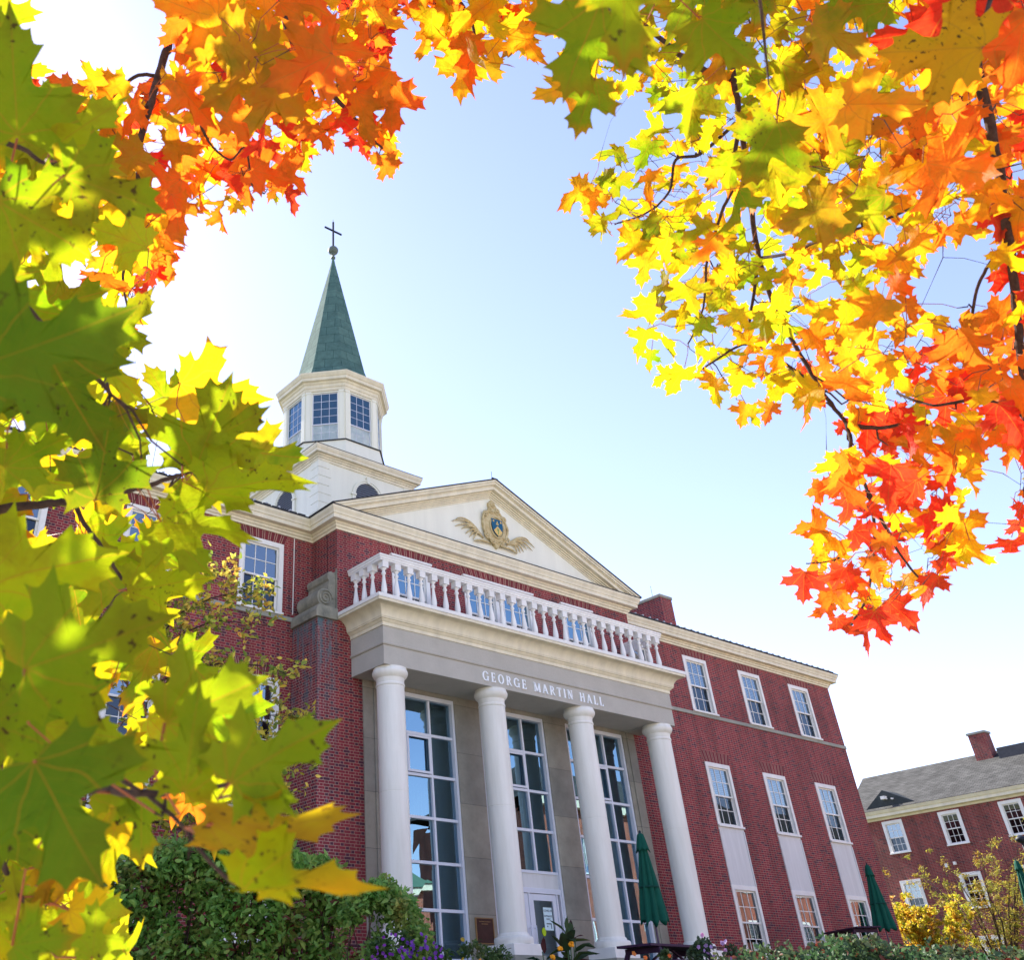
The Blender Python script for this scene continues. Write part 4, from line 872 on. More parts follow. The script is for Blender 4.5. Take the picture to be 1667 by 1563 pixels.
def sample(poly,N,holes=(),k=5,rs=1):
    r=random.Random(rs); x0=min(p[0] for p in poly);x1=max(p[0] for p in poly);y0=min(p[1] for p in poly);y1=max(p[1] for p in poly); out=[]
    while len(out)<N:
        best=None;bd=-1
        for _ in range(k):
            for _ in range(60):
                x,y=r.uniform(x0,x1),r.uniform(y0,y1)
                if inpoly(poly,x,y) and not any(inpoly(h,x,y) for h in holes): break
            else: continue
            d=min([(x-a)**2+(y-b)**2 for a,b in out[-400:]] or [1e9])
            if d>bd: bd=d;best=(x,y)
        if best: out.append(best)
    return out
T0=maple_template(0); T1=maple_template(1); T2=maple_template(2)
LM=leafmat('maple_leaf',True,.0); LMN=leafmat('near_maple_leaf',True,.9,trans=.68,gloss=.006,blotch=.6)
GG=(.29,.35,.005); GD=(.15,.22,.005); LI=(.44,.47,.006); YE=(.78,.50,.006); AM=(.88,.38,.008); OR=(.86,.19,.010); RD=(.78,.045,.014); OLV=(.48,.27,.008)
def pick(r,items):
    s=sum(w for w,_ in items); t=r.random()*s
    for w,c in items:
        t-=w
        if t<=0: break
    return tuple(max(0,v*r.uniform(.85,1.15)) for v in c)
class Tree:
    def __init__(s,label,trunk,name='maple_tree',bark=None,rs=3):
        s.root=empty(name,trunk,0,label,'maple tree'); s.t=np.array(trunk,float); s.ps=1.; s.nodes=[]; s.tb=MB(); s.r=random.Random(rs); s.L={0:[],1:[],2:[]}; s.tw=MB(); s.pet=MB(); s.bark=bark or BARK
    def branch(s,pts,r0,r1,wig=.0):
        P=[at(*p) if len(p)==3 and not isinstance(p,np.ndarray) else p for p in pts]
        # catmull resample
        Q=[P[0]]+list(P)+[P[-1]]; out=[]
        for i in range(1,len(Q)-2):
            for t in np.linspace(0,1,7)[:-1]:
                a,b,c,d=Q[i-1],Q[i],Q[i+1],Q[i+2]; out.append(.5*((2*b)+(-a+c)*t+(2*a-5*b+4*c-d)*t*t+(-a+3*b-3*c+d)*t**3))
        out.append(P[-1]); n=len(out); out=[o+np.array([s.r.gauss(0,1) for _ in range(3)])*r0*.10 for o in out]
        s.tb.tube([o-s.t for o in out],[r0+(r1-r0)*k/(n-1) for k in range(n)],8)
        if r0<.05: s.nodes+=[(o,r0+(r1-r0)*k/(n-1)) for k,o in enumerate(out)]
        return out
    def leaf(s,lod,center,tip2d,size,col,tilt,tipn=None,own=None):
        v=center-CAM; v/=np.linalg.norm(v); rr=RT-v*(RT@v); rr/=np.linalg.norm(rr); uu=np.cross(rr,v); uu=uu if uu[2]>0 else -uu
        td=rr*tip2d[0]+uu*tip2d[1]; r=s.r
        n=-v+td*r.gauss(0,tilt)+np.cross(td,v)*r.gauss(0,tilt)
        if r.random()<.5: n=-n
        td=td+v*r.gauss(0,tilt*.7); td/=np.linalg.norm(td)
        b=center-td*size*.42
        s.L[lod].append((b,td,n,size,col)); s.ends.append((b,td)) if not own else None
    def cloud(s,poly,N,d,size,cols,tilt=.75,lod=0,holes=(),rs=1,down=.75,center=None,link=True):
        s.ends=[]
        for (x,y) in sample(poly,N,holes,rs=rs):
            D=s.r.uniform(*d) if not callable(d) else d(x,y,s.r); C=at(x,y,D)
            a=s.r.gauss(0,.9); tx,ty=math.sin(a),-math.cos(a)*down
            if center is not None:
                q=np.array([x-center[0],-(y-center[1])],float); q/=np.linalg.norm(q)+1; tx+=q[0]*.9; ty+=q[1]*.6
            h=math.hypot(tx,ty)+1e-6
            s.leaf(lod,C,(tx/h,ty/h),s.r.uniform(*size)*(.8 if y>770 and x>1250 else 1),cols(x,y,s.r),tilt)
        if link: s.link()
    def link(s):
        N=np.array([n[0] for n in s.nodes]); rad=[n[1] for n in s.nodes]; ends=sorted(s.ends,key=lambda e:((N-e[0])**2).sum(1).min())
        for b,td in ends:
            d=((N-b)**2).sum(1); i=int(d.argmin()); D=math.sqrt(d[i]); A=N[i]
            pl=min(D,(.07+.04*s.r.random())*s.ps); sag=np.array([0,0,-1.])*.08*D
            J=b+(A-b)*(pl/max(D,1e-4))+np.array([s.r.gauss(0,.012 if D>.12 else .003) for _ in range(3)])
            s.pet.tube([(b)-s.t,(b+J)/2-td*.012-s.t,J-s.t],[.0011,.0009,.0010],4)
            if D>pl+.01 and D<.95:
                mid=(A+J)/2+sag+np.array([s.r.gauss(0,.03*D+.004) for _ in range(3)]); ra=min(rad[i]*.7,.0032)
                s.tw.tube([A-s.t,(A+mid)/2+np.array([0,0,.01])-s.t,mid-s.t,(mid+J)/2-s.t,J-s.t],[ra,ra*.85,ra*.75,ra*.65,.0012],5)
                N=np.vstack([N,mid,J]); rad+=[ra*.8,.0014]
    def finish(s,tipcol=None,curl=1.,tipow=1.5):
        for mb in (s.tw,s.pet):
            k=len(s.tb.v); s.nf=len(s.tb.f); s.tb.v+=mb.v; s.tb.f+=[tuple(k+a for a in f) for f in mb.f]; s.tb.sm+=mb.sm
        o=s.tb.build('trunk_and_branches',s.bark,s.root); o.data.materials.append(plain('leaf_stalk',(.32,.09,.03),.6,.3,30,bs=0)); o.data.polygons.foreach_set('material_index',[0]*s.nf+[1]*(len(s.tb.f)-s.nf))
        for lod,nm,mt in ((0,'foliage',LM),(1,'foliage',LM),(2,'near_foliage',LMN)):
            q=s.L[lod]
            if not q: continue
            B=[a[0]-s.t for a in q]; leaf_object(nm,(T0,T1,T2)[lod],B,[a[1] for a in q],[a[2] for a in q],[a[3] for a in q],[a[4] for a in q],mt,s.root,curl=curl*(.55 if lod==2 else 1),tipcol=tipcol,rs=len(q),tipow=tipow)
def trunk_limb(T,top,pts_r):
    T.tb.tube([(0,0,-.2),(.02,.03,1.0),(-.03,.05,2.2),(.02,0,3.4),(.0,.1,top)],[.17,.145,.125,.10,.05],12)
# ------------- orange maple, upper left and top centre
TB=Tree('orange and red maple hanging over the top left corner of the view',(-19.6,-20.2,-1.5),rs=5)
trunk_limb(TB,5.2,None)
B0=TB.t+np.array([.0,0,3.0])
TB.branch([B0,(B0+at(430,-350,2.9))/2+np.array([0,0,.5]),at(430,-350,2.9)],.05,.03)
TB.branch([at(430,-350,2.9),(330,-130,2.8),(288,30,2.6),(262,110,2.5),(243,175,2.4),(226,232,2.35)],.0125,.008)
TB.branch([(264,125,2.5),(292,150,2.45),(318,185,2.4),(332,215,2.4),(345,238,2.4)],.006,.003)
TB.branch([(262,125,2.5),(225,122,2.5),(190,150,2.5),(150,190,2.5),(110,250,2.5),(60,300,2.5)],.005,.003)
TB.branch([at(430,-350,2.9),(450,-100,2.7),(470,45,2.5),(492,80,2.5),(525,105,2.5),(540,150,2.45),(585,200,2.4),(622,242,2.4)],.018,.0025)
TB.branch([(492,80,2.5),(485,120,2.5),(510,150,2.5),(505,180,2.45)],.004,.002)
TB.branch([(400,10,2.5),(395,60,2.45),(410,100,2.4),(408,145,2.4)],.004,.002)
TB.branch([(226,232,2.35),(225,300,2.4),(215,380,2.4),(200,450,2.4),(215,530,2.45)],.008,.002)
TB.branch([at(430,-350,2.9),(620,-160,3.2),(700,-60,3.2),(760,20,3.1),(775,70,3.0)],.014,.003)
TB.branch([(345,238,2.4),(375,260,2.4),(400,240,2.4),(410,300,2.4),(430,315,2.4)],.003,.002)
TB.branch([(620,-160,3.2),(600,-40,4.0),(575,60,4.6),(590,110,4.7)],.008,.003)
def colB(x,y,r):
    if x<300 and y>330: return pick(r,[(3,AM),(3,OR),(2,RD),(1,YE)])
    return pick(r,[(3.2,AM),(4,OR),(3.2 if (420<x<520 and y>150) else 1.5,RD),(1.0,YE),(1.4,OLV)])
PB=[(240,-220),(680,-220),(660,0),(625,60),(590,120),(640,158),(640,200),(645,240),(640,265),(618,270),(570,235),(520,232),(495,262),(490,300),(475,335),(452,335),(425,315),(395,345),(372,365),(340,365),(300,322),(280,380),(278,430),(245,465),(243,505),(232,545),(210,535),(180,520),(170,400),(120,320),(-40,280),(-60,140),(30,130),(130,160),(150,128),(210,130),(262,140),(290,60)]
TB.cloud(PB,245,(2.0,2.9),(.07,.12),colB,lod=1,rs=2,center=(330,60))
TB.cloud(PB,120,(2.9,4.6),(.08,.13),colB,lod=0,rs=12,center=(330,60))
TB.cloud([(270,0),(520,0),(640,160),(600,200),(400,230),(300,150)],12,(1.6,2.1),(.11,.14),lambda x,y,r:pick(r,[(3,OLV),(4,OR),(3,AM)]),lod=1,rs=8,tilt=.3)
TB.cloud([(560,-40),(650,-40),(640,40),(622,110),(600,140),(570,130),(555,60)],120,(4.2,5.2),(.07,.11),lambda x,y,r:pick(r,[(6,RD),(1,OR)]),lod=0,rs=3)
PD=[(655,-200),(900,-200),(890,0),(868,30),(862,80),(825,88),(795,90),(785,132),(750,138),(722,118),(722,90),(695,72),(672,50)]
TB.cloud(PD,62,(2.4,3.4),(.11,.15),lambda x,y,r:pick(r,[(4,YE),(4,AM),(1.4,OR),(2,OLV)]),lod=1,rs=4,center=(770,-60))
TB.finish(tipcol=(.75,.06,.01))
# ------------- yellow to red maple, right
TC_=Tree('tall yellow to red maple whose boughs fill the upper right of the view',(-13.2,-21.2,-1.5),rs=9)
trunk_limb(TC_,5.6,None); C0=TC_.t+np.array([0,0,3.6])
TC_.branch([C0,(C0+at(1500,-380,2.9))/2+np.array([0,0,.4]),at(1500,-380,2.9)],.05,.032)
TC_.branch([at(1500,-380,2.9),(1560,-80,2.8),(1590,110,2.6),(1612,205,2.55),(1636,330,2.5),(1648,430,2.5),(1660,560,2.5),(1672,680,2.5),(1672,800,2.5)],.014,.007)
TC_.branch([at(1500,-380,2.9),(1290,-120,2.9),(1200,20,2.8),(1192,110,2.75),(1205,190,2.7),(1222,330,2.75),(1236,420,2.8),(1262,500,2.8),(1310,590,2.75),(1340,640,2.7),(1378,692,2.65),(1388,745,2.6),(1412,800,2.6),(1424,860,2.6),(1421,930,2.6),(1405,985,2.6),(1385,1018,2.6)],.009,.0025)
TC_.branch([(1378,692,2.65),(1430,697,2.6),(1500,690,2.55),(1560,720,2.55)],.007,.003)
TC_.branch([(1412,800,2.6),(1440,855,2.6),(1470,910,2.6),(1505,950,2.6)],.006,.002)
TC_.branch([(1424,855,2.6),(1392,870,2.6),(1370,905,2.6),(1345,915,2.6),(1312,918,2.6)],.003,.0015)
TC_.branch([(1192,130,2.75),(1140,110,2.7),(1090,75,2.7),(1040,30,2.7),(1000,-20,2.7)],.010,.004)
TC_.branch([(1205,190,2.7),(1197,245,2.65),(1195,300,2.6),(1175,345,2.6),(1152,420,2.6),(1145,500,2.6),(1120,560,2.6)],.006,.002)
TC_.branch([(1197,200,2.7),(1140,250,2.6),(1100,260,2.6),(1090,310,2.6),(1055,345,2.6),(1000,365,2.6)],.005,.002)
TC_.branch([(1236,420,2.8),(1290,410,2.7),(1350,385,2.6),(1430,362,2.6),(1500,330,2.6)],.005,.003)
TC_.branch([(1642,388,2.5),(1610,430,2.5),(1588,480,2.5),(1580,545,2.5)],.004,.003)
TC_.branch([(1205,190,2.7),(1262,175,2.6),(1300,215,2.6),(1330,190,2.6)],.005,.003)
TC_.branch([(1590,110,2.6),(1560,140,2.5),(1575,185,2.5),(1530,225,2.5),(1500,245,2.5)],.005,.003)
TC_.branch([(1340,640,2.7),(1290,600,2.7),(1220,560,2.7),(1160,590,2.7),(1120,620,2.7)],.005,.002)
TC_.branch([(1236,420,2.8),(1225,490,2.7),(1215,560,2.7)],.005,.003)
TC_.branch([(1672,680,2.5),(1600,650,2.5),(1520,660,2.5),(1460,640,2.6)],.005,.003)
def colC(x,y,r):
    t=(x-1180)/420+max(0,(y-420))/520
    if y>760 and x<1610: return pick(r,[(3.6,RD),(3,OR),(3,AM),(1.4,YE)])
    if t<.25: return pick(r,[(4,YE),(4,LI),(.9,AM),(2,GG)])
    if t<.65: return pick(r,[(4,YE),(2.6,AM),(.8,OR),(2.6,LI),(.6,GG)])
    if t<1.05: return pick(r,[(2.5,YE),(4,AM),(3,OR),(1,RD),(1,OLV)])
    return pick(r,[(1,YE),(3,AM),(4,OR),(3,RD)])
PC=[(900,-220),(1900,-220),(1900,900),(1667,900),(1645,895),(1640,850),(1680,800),(1680,745),(1615,745),(1580,775),(1595,812),(1555,830),(1572,868),(1578,915),(1530,918),(1530,955),(1500,965),(1460,995),(1445,1025),(1418,1040),(1390,1022),(1345,1025),(1318,1005),(1312,975),(1335,950),(1318,925),(1285,905),(1320,895),(1312,850),(1325,820),(1350,795),(1372,765),(1355,735),(1335,672),(1285,668),(1225,680),(1190,672),(1130,650),(1080,632),(1065,600),(1040,575),(1045,540),(1035,500),(1075,465),(1040,430),(1010,405),(985,385),(945,372),(935,345),(930,310),(960,290),(985,250),(1045,225),(1065,205),(1090,195),(1060,160),(1010,145),(985,160),(945,190),(905,150),(905,100),(895,50)]
HC=[[(1590,960),(1700,900),(1700,1000)],[(1470,905),(1500,880),(1530,900),(1510,925)],[(1340,1000),(1380,960),(1395,985),(1370,1015)],[(1480,800),(1530,790),(1550,820),(1500,835)],[(1395,790),(1372,830),(1350,850),(1375,800)],[(1398,200),(1392,100),(1405,55),(1450,25),(1480,20),(1462,50),(1440,75),(1420,110),(1425,160)],[(1510,330),(1560,318),(1572,372),(1632,400),(1640,490),(1622,545),(1590,560),(1555,500),(1480,485),(1447,470),(1500,425),(1545,385)],[(1450,900),(1440,860),(1475,850),(1500,880)],[(1355,930),(1345,890),(1375,860),(1400,880),(1390,930)]]
TC_.cloud(PC,560,(2.1,3.1),(.068,.11),colC,lod=1,rs=21,holes=HC,center=(1500,100))
TC_.cloud(PC,340,(3.0,4.6),(.075,.12),colC,lod=0,rs=22,holes=HC,center=(1500,100))
TC_.cloud([(1290,840),(1330,790),(1400,740),(1500,760),(1590,820),(1585,930),(1500,970),(1440,1040),(1330,1020),(1300,960),(1340,900)],32,(2.3,2.8),(.08,.115),colC,lod=1,rs=27,holes=HC[:5],tilt=.7)
TC_.cloud([(1400,-40),(1667,-40),(1667,260),(1560,300),(1440,250),(1420,120)],11,(1.6,2.1),(.11,.14),lambda x,y,r:pick(r,[(3,OR),(3,AM),(2,RD)]),lod=1,rs=23,tilt=.3)
TC_.cloud([(1100,-40),(1400,-40),(1400,380),(1180,420),(1100,250)],12,(1.8,2.3),(.11,.14),lambda x,y,r:pick(r,[(3,GG),(2,LI),(2,OLV)]),lod=1,rs=24,tilt=.3)
TC_.branch([at(1500,-380,2.9),(1300,-260,1.7),(1080,-110,1.35),(1000,-30,1.25),(985,20,1.22),(972,70,1.28)],.006,.0018)
TC_.branch([at(1500,-380,2.9),(1640,-180,1.7),(1625,-60,1.4),(1604,30,1.28)],.006,.002)
def near(T,base,tip,d,col,tilt=.15,lod=2,wid=1):
    T.ends=[]
    bx,by=base; tx,ty=tip; px=math.hypot(tx-bx,ty-by); B=at(bx,by,d)
    v=B-CAM; v/=np.linalg.norm(v); rr=RT-v*(RT@v); rr/=np.linalg.norm(rr); uu=np.cross(rr,v); uu=uu if uu[2]>0 else -uu
    size=px*d/FPX/1.0; td=rr*(tx-bx)/px-uu*(ty-by)/px; r=T.r
    n=-v+np.cross(td,v)*tilt*r.choice((-1,1))
    T.L[lod].append((B,td,n,size/max(.3,1),col)); T.ends.append((B,td))
for b,t_,d,c in (((968,132),(930,222),1.3,GG),((975,5),(905,170),1.05,GG),((1015,-60),(1030,95),.75,LI),((1598,78),(1462,70),1.25,AM),((1508,172),(1432,215),1.8,OR),((1490,222),(1455,270),1.9,RD),((1140,30),(1240,110),1.3,GG),((1265,200),(1210,300),1.6,GG),((1050,40),(1010,110),1.5,LI)):
    near(TC_,b,t_,d,c,.25); TC_.link()
TC_.finish(tipcol=(.80,.10,.01))
# ------------- near green maple, left
TA=Tree('green and yellow maple branch very close to the camera down the left side',(-20.4,-15.9,-1.5),rs=4)
trunk_limb(TA,4.8,None); A0=TA.t+np.array([0,0,1.6]); A1=TA.t+np.array([0,0,2.6])
TA.branch([A0,(A0+at(-420,980,1.7))/2,at(-420,980,1.7)],.04,.022)
TA.branch([A1,(A1+at(-500,300,1.8))/2,at(-500,300,1.8)],.04,.022)
TA.branch([at(-420,980,1.7),(-200,880,1.6),(-40,838,1.5),(60,822,1.5),(120,815,1.5),(200,800,1.45),(246,789,1.45),(300,770,1.45)],.009,.003)
TA.branch([(120,815,1.5),(135,850,1.45),(160,882,1.4),(190,930,1.4),(210,960,1.4)],.004,.002)
TA.branch([at(-420,980,1.7),(-200,1090,1.1),(-40,1175,.95),(60,1232,.9),(160,1278,.85),(232,1292,.8),(300,1287,.8),(372,1276,.8)],.0055,.0016)
TA.branch([(235,1290,.8),(290,1338,.78),(338,1400,.78),(382,1441,.78)],.0016,.0013)
TA.branch([at(-500,300,1.8),(-250,330,1.3),(-100,400,1.05),(-30,440,1.0),(40,500,1.0),(100,560,1.05),(180,640,1.1)],.007,.0025)
TA.branch([at(-500,300,1.8),(-200,200,1.3),(-60,220,1.1),(20,235,1.1),(80,270,1.1)],.006,.002)
TA.branch([(-40,1175,.95),(-30,1300,1.0),(0,1400,1.1),(40,1470,1.1)],.005,.002)
def colA(x,y,r): return pick(r,[(4,GG),(4,LI),(1.3,YE),(.1,OR),(1.2,GD)])
PA=[(-260,-60),(30,60),(70,150),(160,200),(200,300),(230,420),(200,520),(250,600),(330,620),(390,640),(440,690),(450,740),(430,790),(330,860),(290,920),(260,960),(320,1040),(370,1130),(400,1200),(400,1280),(350,1330),(280,1350),(200,1380),(150,1390),(60,1370),(-260,1500)]
HA=[[(200,720),(300,680),(330,740),(260,790)],[(150,95),(270,40),(262,110),(210,115)],[(235,1000),(330,1000),(420,1090),(350,1100)]]
TA.cloud(PA,98,(1.35,2.0),(.11,.15),colA,lod=1,rs=31,holes=HA,center=(0,700),tilt=.5)
TA.cloud(PA,90,(2.0,3.2),(.10,.14),lambda x,y,r:pick(r,[(2,YE),(4,LI),(2,GG),(.5,OR)]),lod=0,rs=32,holes=HA,center=(0,700))
TA.cloud([(-200,1375),(60,1375),(100,1440),(150,1500),(170,1600),(-200,1650)],26,(1.2,1.8),(.11,.14),lambda x,y,r:pick(r,[(3,GG),(4,LI),(1,YE)]),lod=1,rs=33)
NEAR=[((28,225),(48,18),.95,GG),((105,284),(262,330),.9,GG),((85,240),(205,150),1.0,LI),((-40,600),(210,520),.72,GD),((0,330),(150,420),.9,GG),((70,560),(150,760),.95,GD),((318,765),(372,598),1.25,GG),((330,800),(497,752),1.2,LI,1.2),((330,720),(452,672),1.3,GG),((155,815),(165,650),1.05,GD),((262,850),(428,876),1.15,LI,1.3),((262,850),(340,940),1.2,LI,.8),((210,962),(350,946),1.3,LI),((40,1090),(250,1000),.68,GG),((-30,960),(170,900),.9,LI,.8),((268,1178),(425,1118),.72,GG),((375,1276),(532,1190),.62,GG),((300,1287),(300,1120),.7,GG),((345,1342),(585,1358),.66,(.50,.34,.008),2.6),((382,1441),(592,1440),.62,GG,2.4),((55,1240),(150,1420),.66,GD),((-20,1180),(170,1130),.8,GG),((70,1180),(200,1190),.9,LI),((150,1290),(245,1230),.9,GG),((60,1412),(132,1432),1.1,YE),((105,1452),(38,1402),1.1,YE),((112,1482),(186,1525),1.1,YE),((30,1500),(10,1430),1.1,LI),((150,1560),(150,1490),1.0,LI),((20,1540),(110,1530),.9,GG),((230,1290),(240,1390),.9,GG),((180,560),(250,470),1.3,GG),((10,760),(110,700),1.0,GG),((20,1340),(-20,1440),.8,GD)]
for q_ in NEAR:
    b,t_,d,c=q_[:4]; near(TA,b,t_,d,c,q_[4] if len(q_)>4 else .2)
    if b not in ((382,1441),(300,1287)): TA.link()
# extra leaves added out of frame, towards the sun, to shade the near foliage
r=TA.r; TA.ends=[]
up=MB()
for k in range(80):
    C=at(r.uniform(-420,150),r.uniform(100,1450),r.uniform(.8,1.3))+SUNV*r.uniform(.35,1.6)+np.array([r.gauss(0,.12) for _ in range(3)])
    px_,py_,z_=pix(C)
    if z_>0 and px_>-90 and py_>-90: continue
    TA.leaf(0,C,(r.gauss(0,.7),-1.),r.uniform(.11,.15),colA(0,0,r),.6)
TA.link()
TA.finish(tipcol=(.85,.20,.012),curl=.8,tipow=9)
# ------------- shrubs, hedges, flowers
def small_template(w=.45,fold=.12):
    V=np.array([(0,0),(w*.7,.3),(w*.6,.62),(0,1),(-w*.6,.62),(-w*.7,.3),(0,.45)]); F=[(0,1,6),(1,2,6),(2,3,6),(3,4,6),(4,5,6),(5,0,6)]
    return V,F,np.array([0,.3,.6,1,.6,.3,0])
TS=small_template(); TSN=small_template(.22)
SM=leafmat('shrub_leaf',False,0,trans=.35,gloss=.025,nscale=3); SY=leafmat('shrub_leaf_pale',False,0,trans=.5,gloss=.03,nscale=3)
def shrub(name,label,cat,pts,cols,size,mat=SM,tmpl=None,group=None,stems=None,origin=None,rs=1,wid=1.):
    rg=np.random.default_rng(rs); pts=np.array(pts); N=len(pts); o0=np.array(origin if origin is not None else pts.mean(0)); root=empty(name,o0,0,label,cat,group)
    td=rg.normal(size=(N,3)); td[:,2]=td[:,2]*.7+.15; nr=rg.normal(size=(N,3)); nr[:,2]+=.8
    cc=np.array([cols(p,rg) for p in pts]); leaf_object('foliage',tmpl or TS,pts-o0,td,nr,rg.uniform(*size,N),cc,mat,root,curl=.8,rs=rs,wid=wid)
    if stems:
        m_=MB()
        for P,r0,r1 in stems: n=len(P); m_.tube([np.array(p)-o0 for p in P],[r0+(r1-r0)*k/(n-1) for k in range(n)],5)
        m_.build('stems',BARK,root)
    return root
def clumps(rg,centers,N,rad,shell=.5):
    out=[]
    for _ in range(N):
        c=centers[rg.integers(len(centers))]; v=rg.normal(size=3); v/=np.linalg.norm(v); q=(shell+(1-shell)*rg.random()) if rg.random()<.8 else rg.random(); out.append(np.array(c[:3])+v*rad*c[3]*q*np.array([1,1,.9]))
    return out
def dirat(px,py,dh):
    v=ray(px,py); return CAM+v*(dh/np.hypot(v[0],v[1]))
def hedge_line(tops,dh,depth,N,rad,rs,zb=None):
    # tops: (px,py) silhouette points; fills the volume below down to the ground
    rg=np.random.default_rng(rs); cs=[]
    xs_=[t[0] for t in tops]; ys_=[t[1] for t in tops]
    for _ in range(int(N/90)):
        x=rg.uniform(xs_[0],xs_[-1]); y=np.interp(x,xs_,ys_); D=dh+rg.uniform(-depth/2,depth/2); P=dirat(x,y,D); g=gz(P[0],P[1]); top=P[2]-rad*.9+rg.normal()*rad*.15; z=top if rg.random()<.45 else rg.uniform(g+.1,top); cs.append((P[0],P[1],z,rg.uniform(.7,1.15)))
    return clumps(rg,cs,N,rad,.55)
def stemset(rs,tops,dh,n,h):
    rg=np.random.default_rng(rs); out=[]
    for _ in range(n):
        x=rg.uniform(tops[0][0],tops[-1][0]); y=np.interp(x,[t[0] for t in tops],[t[1] for t in tops]); P=dirat(x,y,dh+rg.uniform(-.3,.3)); g=gz(P[0],P[1]); b=np.array([P[0]+rg.normal()*.15,P[1]+rg.normal()*.15,g-.05]); t=np.array([P[0],P[1],g+(P[2]-g)*h]); m1=(b*2+t)/3+rg.normal(size=3)*.05; m2=(b+t*2)/3+rg.normal(size=3)*.05; out.append(([b,m1,m2,t],.014,.004))
    return out
gcol=lambda a,b,dr=.0:(lambda p,rg:(lambda t:tuple((np.array(a)*(1-t)+np.array(b)*t)*rg.uniform(.75,1.25)))(rg.random()) if rg.random()>dr else (.16,.05,.03))
HT=[(60,1420),(130,1400),(220,1372),(300,1368),(380,1352),(450,1380),(520,1392),(580,1440)]
shrub('leafy_hedge','dense dark green hedge in front of the left wing below the maple branch','hedge',hedge_line(HT,12.3,1.2,34000,.22,41),gcol((.14,.32,.05),(.38,.60,.13),.06),(.045,.115),wid=.72,stems=stemset(42,HT,12.3,26,.85))
HT2=[(560,1480),(590,1440),(620,1432),(650,1446),(672,1475),(690,1530)]
shrub('leafy_shrub','lighter green pointed-leaf shrub at the foot of the leftmost column','shrub',hedge_line(HT2,11.6,.5,6500,.14,43),gcol((.14,.32,.06),(.34,.52,.12)),(.05,.09),stems=stemset(44,HT2,11.6,9,.95),wid=.8)
HT3=[(1150,1566),(1185,1550),(1240,1540),(1300,1530),(1350,1520),(1380,1526),(1420,1524),(1470,1536),(1540,1538),(1610,1544),(1667,1540),(1760,1538)]
shrub('low_hedge','low dark blue-green hedge along the bottom right corner','hedge',hedge_line(HT3,11.0,1.3,15000,.15,45),gcol((.045,.10,.04),(.10,.18,.07),.08),(.035,.06),stems=stemset(46,HT3,11,20,.8))
# purple petunias
def flowerbed(name,label,cat,tops,dh,N,rad,rs,fcol,NF,fs,gc,ls=(.04,.07),tm=None,wid=1.):
    pts=hedge_line(tops,dh,.4,N,rad,rs); root=shrub(name,label,cat,pts,gc,ls,rs=rs,tmpl=tm,wid=wid,stems=stemset(rs+1,tops,dh,6,.8)); rg=np.random.default_rng(rs+5)
    o0=np.array(root.location); fp=[]; 
    for _ in range(NF):
        x=rg.uniform(tops[0][0],tops[-1][0]); y=np.interp(x,[t[0] for t in tops],[t[1] for t in tops])+rg.uniform(-2,45); fp.append(dirat(x,y,dh-.25-rg.random()*.15)-o0)
    B=[];T=[];Nn=[];S=[];Cc=[]
    for p in fp:
        q=-(p+o0-CAM); q/=np.linalg.norm(q); q=q+rg.normal(size=3)*.5; q/=np.linalg.norm(q); a=np.cross(q,rg.normal(size=3)); a/=np.linalg.norm(a); b=np.cross(q,a); s=rg.uniform(*fs); c=np.array(fcol)*rg.uniform(.7,1.3)
        for k in range(5): t=2*PI*k/5; B.append(p); T.append(a*math.cos(t)+b*math.sin(t)+q*.35); Nn.append(q); S.append(s); Cc.append(c)
    leaf_object('blossoms',small_template(.8),B,T,Nn,S,Cc,SY,root,curl=.4,rs=rs)
    return root
PT=[(590,1545),(620,1528),(660,1518),(690,1524),(722,1545)]
flowerbed('petunia_bed','clump of small purple petunias between the hedge and the tall portico glazing','flowers',PT,11.1,900,.10,51,(.34,.06,.62),60,(.015,.022),gcol((.04,.10,.02),(.08,.15,.03)))
flowerbed('marigold_plant','bushy small-leaved plant with few yellow flowers in front of the bronze plaque','flowers',[(715,1552),(745,1532),(780,1530),(815,1540),(832,1556)],11.4,1100,.10,55,(.9,.6,.03),5,(.02,.03),gcol((.05,.11,.03),(.12,.18,.05)),(.03,.05))
flowerbed('flowering_border','mixed green border plants with small purple and white flowers right of the last column','flowers',[(1125,1545),(1140,1522),(1158,1535),(1172,1515),(1190,1542)],11.6,900,.07,58,(.5,.35,.65),12,(.018,.026),gcol((.05,.09,.04),(.11,.15,.06)),(.03,.05))
flowerbed('table_flowers','green plants with orange flowers seen beneath the picnic table','flowers',[(985,1556),(1010,1548),(1050,1550),(1090,1548),(1125,1552)],12.6,700,.06,61,(.9,.25,.03),10,(.02,.03),gcol((.05,.10,.03),(.12,.17,.05)),(.04,.06))
